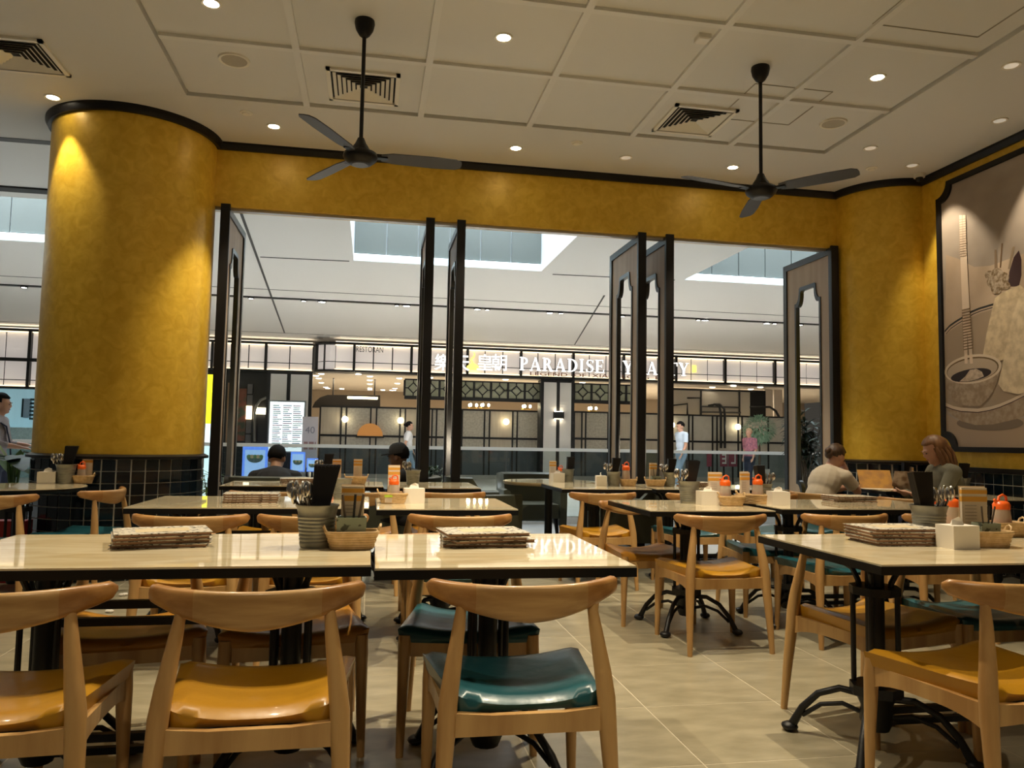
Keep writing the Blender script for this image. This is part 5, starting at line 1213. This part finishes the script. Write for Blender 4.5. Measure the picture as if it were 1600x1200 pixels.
    e = MB(); e.M = HM; e.ell((0, .091, -.056), (.022, .007, .006), 8, 6); e.build('mouth', lip, t)
    if extra: extra(t, HM, J)
    t.scale = (scale,)*3
    return t
def stand(walk=.0, arm=0.0):
    return dict(pelvis=(0, 0, .95), neck=(0, .0, 1.45), head=(0, .03, 1.605), shL=(-.185, 0, 1.40), shR=(.185, 0, 1.40), elL=(-.215, -.03+arm, 1.12), elR=(.215, -.03-arm, 1.12), haL=(-.205, .06+arm*1.6, .90), haR=(.205, .06-arm*1.2, .90),
                hipL=(-.09, 0, .90), hipR=(.09, 0, .90), knL=(-.09, .05+walk, .50), knR=(.09, .05-walk*.6, .50), anL=(-.09, walk*1.3, .085), anR=(.09, -walk*1.6, .10))
def sit(lean=20, head_f=.06, hz=.50):
    a = radians(lean); p = Vector((0, 0, hz+.05)); n = p+Vector((0, .48*sin(a), .48*cos(a))); c = p.lerp(n, .90)
    hd = n+Vector((0, head_f, .145))
    return dict(pelvis=p, neck=n, head=hd, shL=c+V3(-.185, 0, 0), shR=c+V3(.185, 0, 0), elL=c+V3(-.24, .14, -.24), elR=c+V3(.24, .14, -.24), haL=c+V3(-.12, .34, -.22), haR=c+V3(.12, .34, -.22),
                hipL=(-.09, .02, hz), hipR=(.09, .02, hz), knL=(-.11, .42, hz), knR=(.11, .42, hz), anL=(-.11, .42, .085), anR=(.11, .42, .085))
def place(t, J, head_target, rot, keep_z=True):
    r = Matrix.Rotation(radians(rot), 3, 'Z'); h = r @ (Vector(J['head'])*t.scale[0]); t.location = (head_target.x-h.x, head_target.y-h.y, 0); t.rotation_euler = (0, 0, radians(rot)); return t
# man in cream T-shirt seated at the corner table, chin on his hand
J = sit(27, .12, .51); c = Vector(J['neck'])
J['head'] = c+V3(0, .10, .115); J['elR'] = c+V3(.19, .17, -.22); J['haR'] = c+V3(.06, .19, -.045); J['elL'] = c+V3(-.17, .24, -.22); J['haL'] = c+V3(-.06, .40, -.19)
for q in 'LR': J['sh'+q] = Vector(J['sh'+q])+V3(.02 if q == 'L' else -.02, .05, -.035)
p = person('person in a cream T-shirt hunched over a menu, back to us', J, skin_light, dict(shirt=cloth_cream, sleeve=.68, pants=cloth_navy), 'tied', hair_brown, .010, -28, 0, None, .94); place(p, J, py(1306, 704, 6.62), -72)
# woman facing left on the bench side
J = sit(16, .06, .49); c = Vector(J['neck']); J['haL'] = c+V3(-.10, .30, -.24); J['haR'] = c+V3(.10, .30, -.24)
p = person('person in an olive top with long auburn hair, looking down', J, skin_light, dict(shirt=cloth_olive, sleeve=1.8, pants=cloth_navy), 'long', hair_chest, .010, -24, 0, scale=.975); place(p, J, py(1460, 703, 5.97), 74)
# man in black seen from behind in an olive armchair
def chevron(t, HM, J):
    c = Vector(J['pelvis']).lerp(Vector(J['neck']), .86); b = MB().bar((c.x-.03, c.y-.148, c.z), (c.x, c.y-.142, c.z+.018), .004, .006).bar((c.x, c.y-.142, c.z+.018), (c.x+.03, c.y-.148, c.z), .004, .006); b.build('shirt_logo', cloth_white, t)
J = sit(40, .10, .41); J['head'] = Vector(J['neck'])+V3(0, .10, .115)
for q in 'LR': J['sh'+q] = Vector(J['sh'+q])+V3(0, .03, -.03)
p = person('person in a black T-shirt seen from behind, in an olive armchair', J, skin_tan, dict(shirt=cloth_black, sleeve=.62, pants=cloth_black), 'short', hair_black, .010, -22, -12, chevron, .98); place(p, J, py(433, 716, 7.72), 0)
# man in black cap and jacket looking left
def cap_extra(t, HM, J):
    b = MB(); b.M = HM
    b.lathe([(.0001, .145), (.045, .140), (.078, .118), (.094, .078), (.098, .035), (.096, .030), (.0001, .030)], 24, (0, -.008, 0)); b.prism([(-.075, .06), (-.06, .13), (-.03, .165), (0, .175), (.03, .165), (.06, .13), (.075, .06)], 'z', .036, .046); b.build('cap', cloth_black, t, smooth=50)
J = sit(30, .08, .40); J['haL'] = Vector(J['neck'])+V3(-.08, .36, -.12); J['haR'] = Vector(J['neck'])+V3(.12, .34, -.20)
p = person('person in a black cap and black jacket looking left', J, skin_dark, dict(shirt=cloth_black, sleeve=1.9, pants=cloth_black), 'short', hair_black, .010, -10, 0, cap_extra, .95); place(p, J, py(622, 717, 7.45), 68)
# walkers in the mall
J = stand(.12, .06); p = person('person with a hair bun in a white shirt walking right, far across the mall', J, skin_light, dict(shirt=cloth_white, sleeve=.7, pants=cloth_denim), 'bun', hair_black, .016, 0, 0, None, .905); place(p, J, py(640, 671, 19.3), -90)
J = stand(.12, .04); p = person('person in a pale blue T-shirt walking left, far across the mall', J, skin_light, dict(shirt=cloth_blue, sleeve=.7, pants=cloth_denim), 'short', hair_black, .016, -14, 0, None, .97); place(p, J, py(1063, 672, 17.8), 100)
J = stand(.10, .05); p = person('person in a white T-shirt half hidden by the centre-right door', J, skin_tan, dict(shirt=cloth_white, sleeve=.7, pants=cloth_grey), 'short', hair_black, .016, 0, 0, None, .92); place(p, J, py(1040, 676, 19.2), 80)
J = stand(.05, .02); p = person('person in a rose patterned top beside the small tree', J, skin_light, dict(shirt=cloth_pink, sleeve=.9, pants=cloth_navy), 'short', mat('hair_fair', (.50, .33, .20), .5), .016, -10, 0, None, .90); place(p, J, py(1170, 679, 18.2), 110)
J = stand(.05, .0); J['elR'] = (.215, .06, 1.14); J['haR'] = (.18, .30, 1.10); J['elL'] = (-.215, .06, 1.14); J['haL'] = (-.16, .30, 1.12)
p = person('person in grey with a navy strap at the far left edge', J, skin_light, dict(shirt=cloth_grey, sleeve=1.5, pants=cloth_navy), 'short', hair_black, .014, -5, 0, lambda t, HM, J: MB().tube([(.12, -.02, 1.44), (.12, .125, 1.34), (.02, .145, 1.15), (-.10, .13, 1.0)], .028, 8, True, (1, .3)).build('strap', cloth_navy, t), .885); place(p, J, py(2, 641, 8.9), -82)

# ================================================================== plants
def leaf_pts(mb, base, d, L, W, droop=.3, up=Vector((0, 0, 1)), n=5):
    d = d.normalized(); s = d.cross(up)
    if s.length < .05: s = Vector((1, 0, 0))
    s.normalize(); vs = []
    for i in range(n+1):
        f = i/n; w = W*sin(pi*min(1, f*.93+.07))**.8*(1-f*.12) if i < n else .0005; c = base+d*(L*f)-up*(droop*L*f*f)
        vs += [c-s*w*.5+up*w*.10, c-up*.0*w, c+s*w*.5+up*w*.10]
    fs = []
    for i in range(n): a = i*3; fs += [(a, a+1, a+4, a+3), (a+1, a+2, a+5, a+4)]
    mb._add(vs, fs)
def pot_plant(label, loc, kind, pot_m, ph, pr):
    t = thing('potted_plant', label, 'plant', loc)
    MB().lathe([(.0001, 0), (pr*.75, 0), (pr, ph), (pr*.93, ph), (pr*.9, ph-.03), (.0001, ph-.03)], 24).build('pot', pot_m, t, smooth=50); rr = random.Random(int(loc[0]*77)); return t, rr
pot_dark = mat('pot_dark', (.03, .03, .03), .5); pot_white = mat('pot_white', (.6, .58, .54), .5)
# big-leaved plant left of the pillar
q = py(22, 745, 7.75); t, rr = pot_plant('big-leaved green plant at the left edge beside the pillar', (q.x, 7.75, 0), 0, pot_dark, .45, .2)
for k, (az, el, L, W, z0, m_) in enumerate([(-8, 16, .42, .13, .90, leaf_bright), (150, 50, .34, .12, .74, leaf_green), (95, 70, .32, .10, .72, leaf_green), (30, -18, .36, .24, .95, leaf_dark), (-60, -10, .40, .24, .92, leaf_dark), (-120, 5, .42, .22, .9, leaf_dark), (200, 10, .40, .20, .88, leaf_dark), (70, 25, .40, .18, .82, leaf_dark), (-25, -12, .34, .16, .80, leaf_green), (-80, 12, .35, .18, .86, leaf_dark), (185, 62, .36, .08, .82, leaf_bright)]):
    d = V3(cos(radians(az))*cos(radians(el)), sin(radians(az))*cos(radians(el)), sin(radians(el))); b0 = V3(d.x*.06, d.y*.06, z0); st = MB().tube([(0, 0, .42), (b0.x*.6, b0.y*.6, z0*.75), b0], .009, 6)
    st.build('stem', leaf_green, t); lb = MB(); leaf_pts(lb, b0, d, L, W, .15); lb.build('leaf', m_, t, smooth=60)
def bushy(label, loc, m_, n, h0, h1, spread, L, W, stems, ph=.3, pr=.14, pm=pot_dark):
    t, rr = pot_plant(label, loc, 0, pm, ph, pr); st = MB(); lv = MB()
    for s in range(stems):
        a = rr.uniform(0, 2*pi); r = rr.uniform(.2, 1)*spread; top = V3(r*cos(a), r*sin(a), rr.uniform(lerp(h0, h1, .55), h1)); b0 = V3(rr.uniform(-.04, .04), rr.uniform(-.04, .04), ph-.03); mid = b0.lerp(top, .5)+V3(0, 0, .05)
        st.tube([b0, mid, top], [.008, .006, .003], 5)
        for k in range(n//stems):
            f = rr.uniform(.0, 1); p_ = mid.lerp(top, f) if top.z > h0 else top; p_ = V3(p_.x, p_.y, max(p_.z, h0)); az = rr.uniform(0, 2*pi); el = rr.uniform(-.4, .9); leaf_pts(lv, p_, V3(cos(az)*cos(el), sin(az)*cos(el), sin(el)), L*rr.uniform(.7, 1.2), W*rr.uniform(.8, 1.2), .3, n=3)
    st.build('stem', bark, t); f = lv.build('foliage', m_, t, smooth=60); f['kind'] = 'stuff'; return t
q = py(675, 745, 8.45); bushy('small bushy green plant between the centre-left doors', (q.x, 8.45, 0), mat('leaf_mid', (.05, .09, .04), .45, 0, (.10, .15, .07), 14), 260, .70, py(675, 727, 8.45).z, .15, .09, .03, 18, .5, .13)
q = py(328, 755, 8.6); bushy('small bright spiky plant between pillar and left door', (q.x, 8.6, 0), leaf_bright, 70, .45, py(328, 740, 8.6).z, .10, .22, .035, 10, .35, .12)
q = py(1256, 690, 9.6); bushy('tall dark leafy plant behind the right door leaf', (q.x, 9.6, 0), leaf_dark, 620, .6, py(1256, 634, 9.6).z, .34, .17, .045, 26, .4, .2)
# small pale tree in the far walkway
q = py(1186, 690, 19.4); tr = thing('small_tree', 'small round-crowned pale green tree in the far walkway', 'tree', (q.x, 19.4, 0)); rr = random.Random(2); zc = py(1185, 670, 19.4).z
MB().lathe([(.0001, 0), (.22, 0), (.28, .5), (.25, .5), (.24, .46), (.0001, .46)], 20).build('pot', pot_white, tr, smooth=50); MB().tube([(0, 0, .45), (.02, 0, .9), (-.02, 0, zc)], [.04, .03, .02], 8).build('trunk', bark, tr)
lv = MB()
for k in range(800):
    d = V3(rr.gauss(0, 1), rr.gauss(0, 1), rr.gauss(0, 1)).normalized(); r = rr.uniform(.55, 1)**.6; p_ = V3(d.x*.40*r, d.y*.40*r, zc+d.z*.34*r); leaf_pts(lv, p_, d+V3(0, 0, -.2), .12, .05, .3, n=2)
f = lv.build('foliage', leaf_pale, tr); f['kind'] = 'stuff'
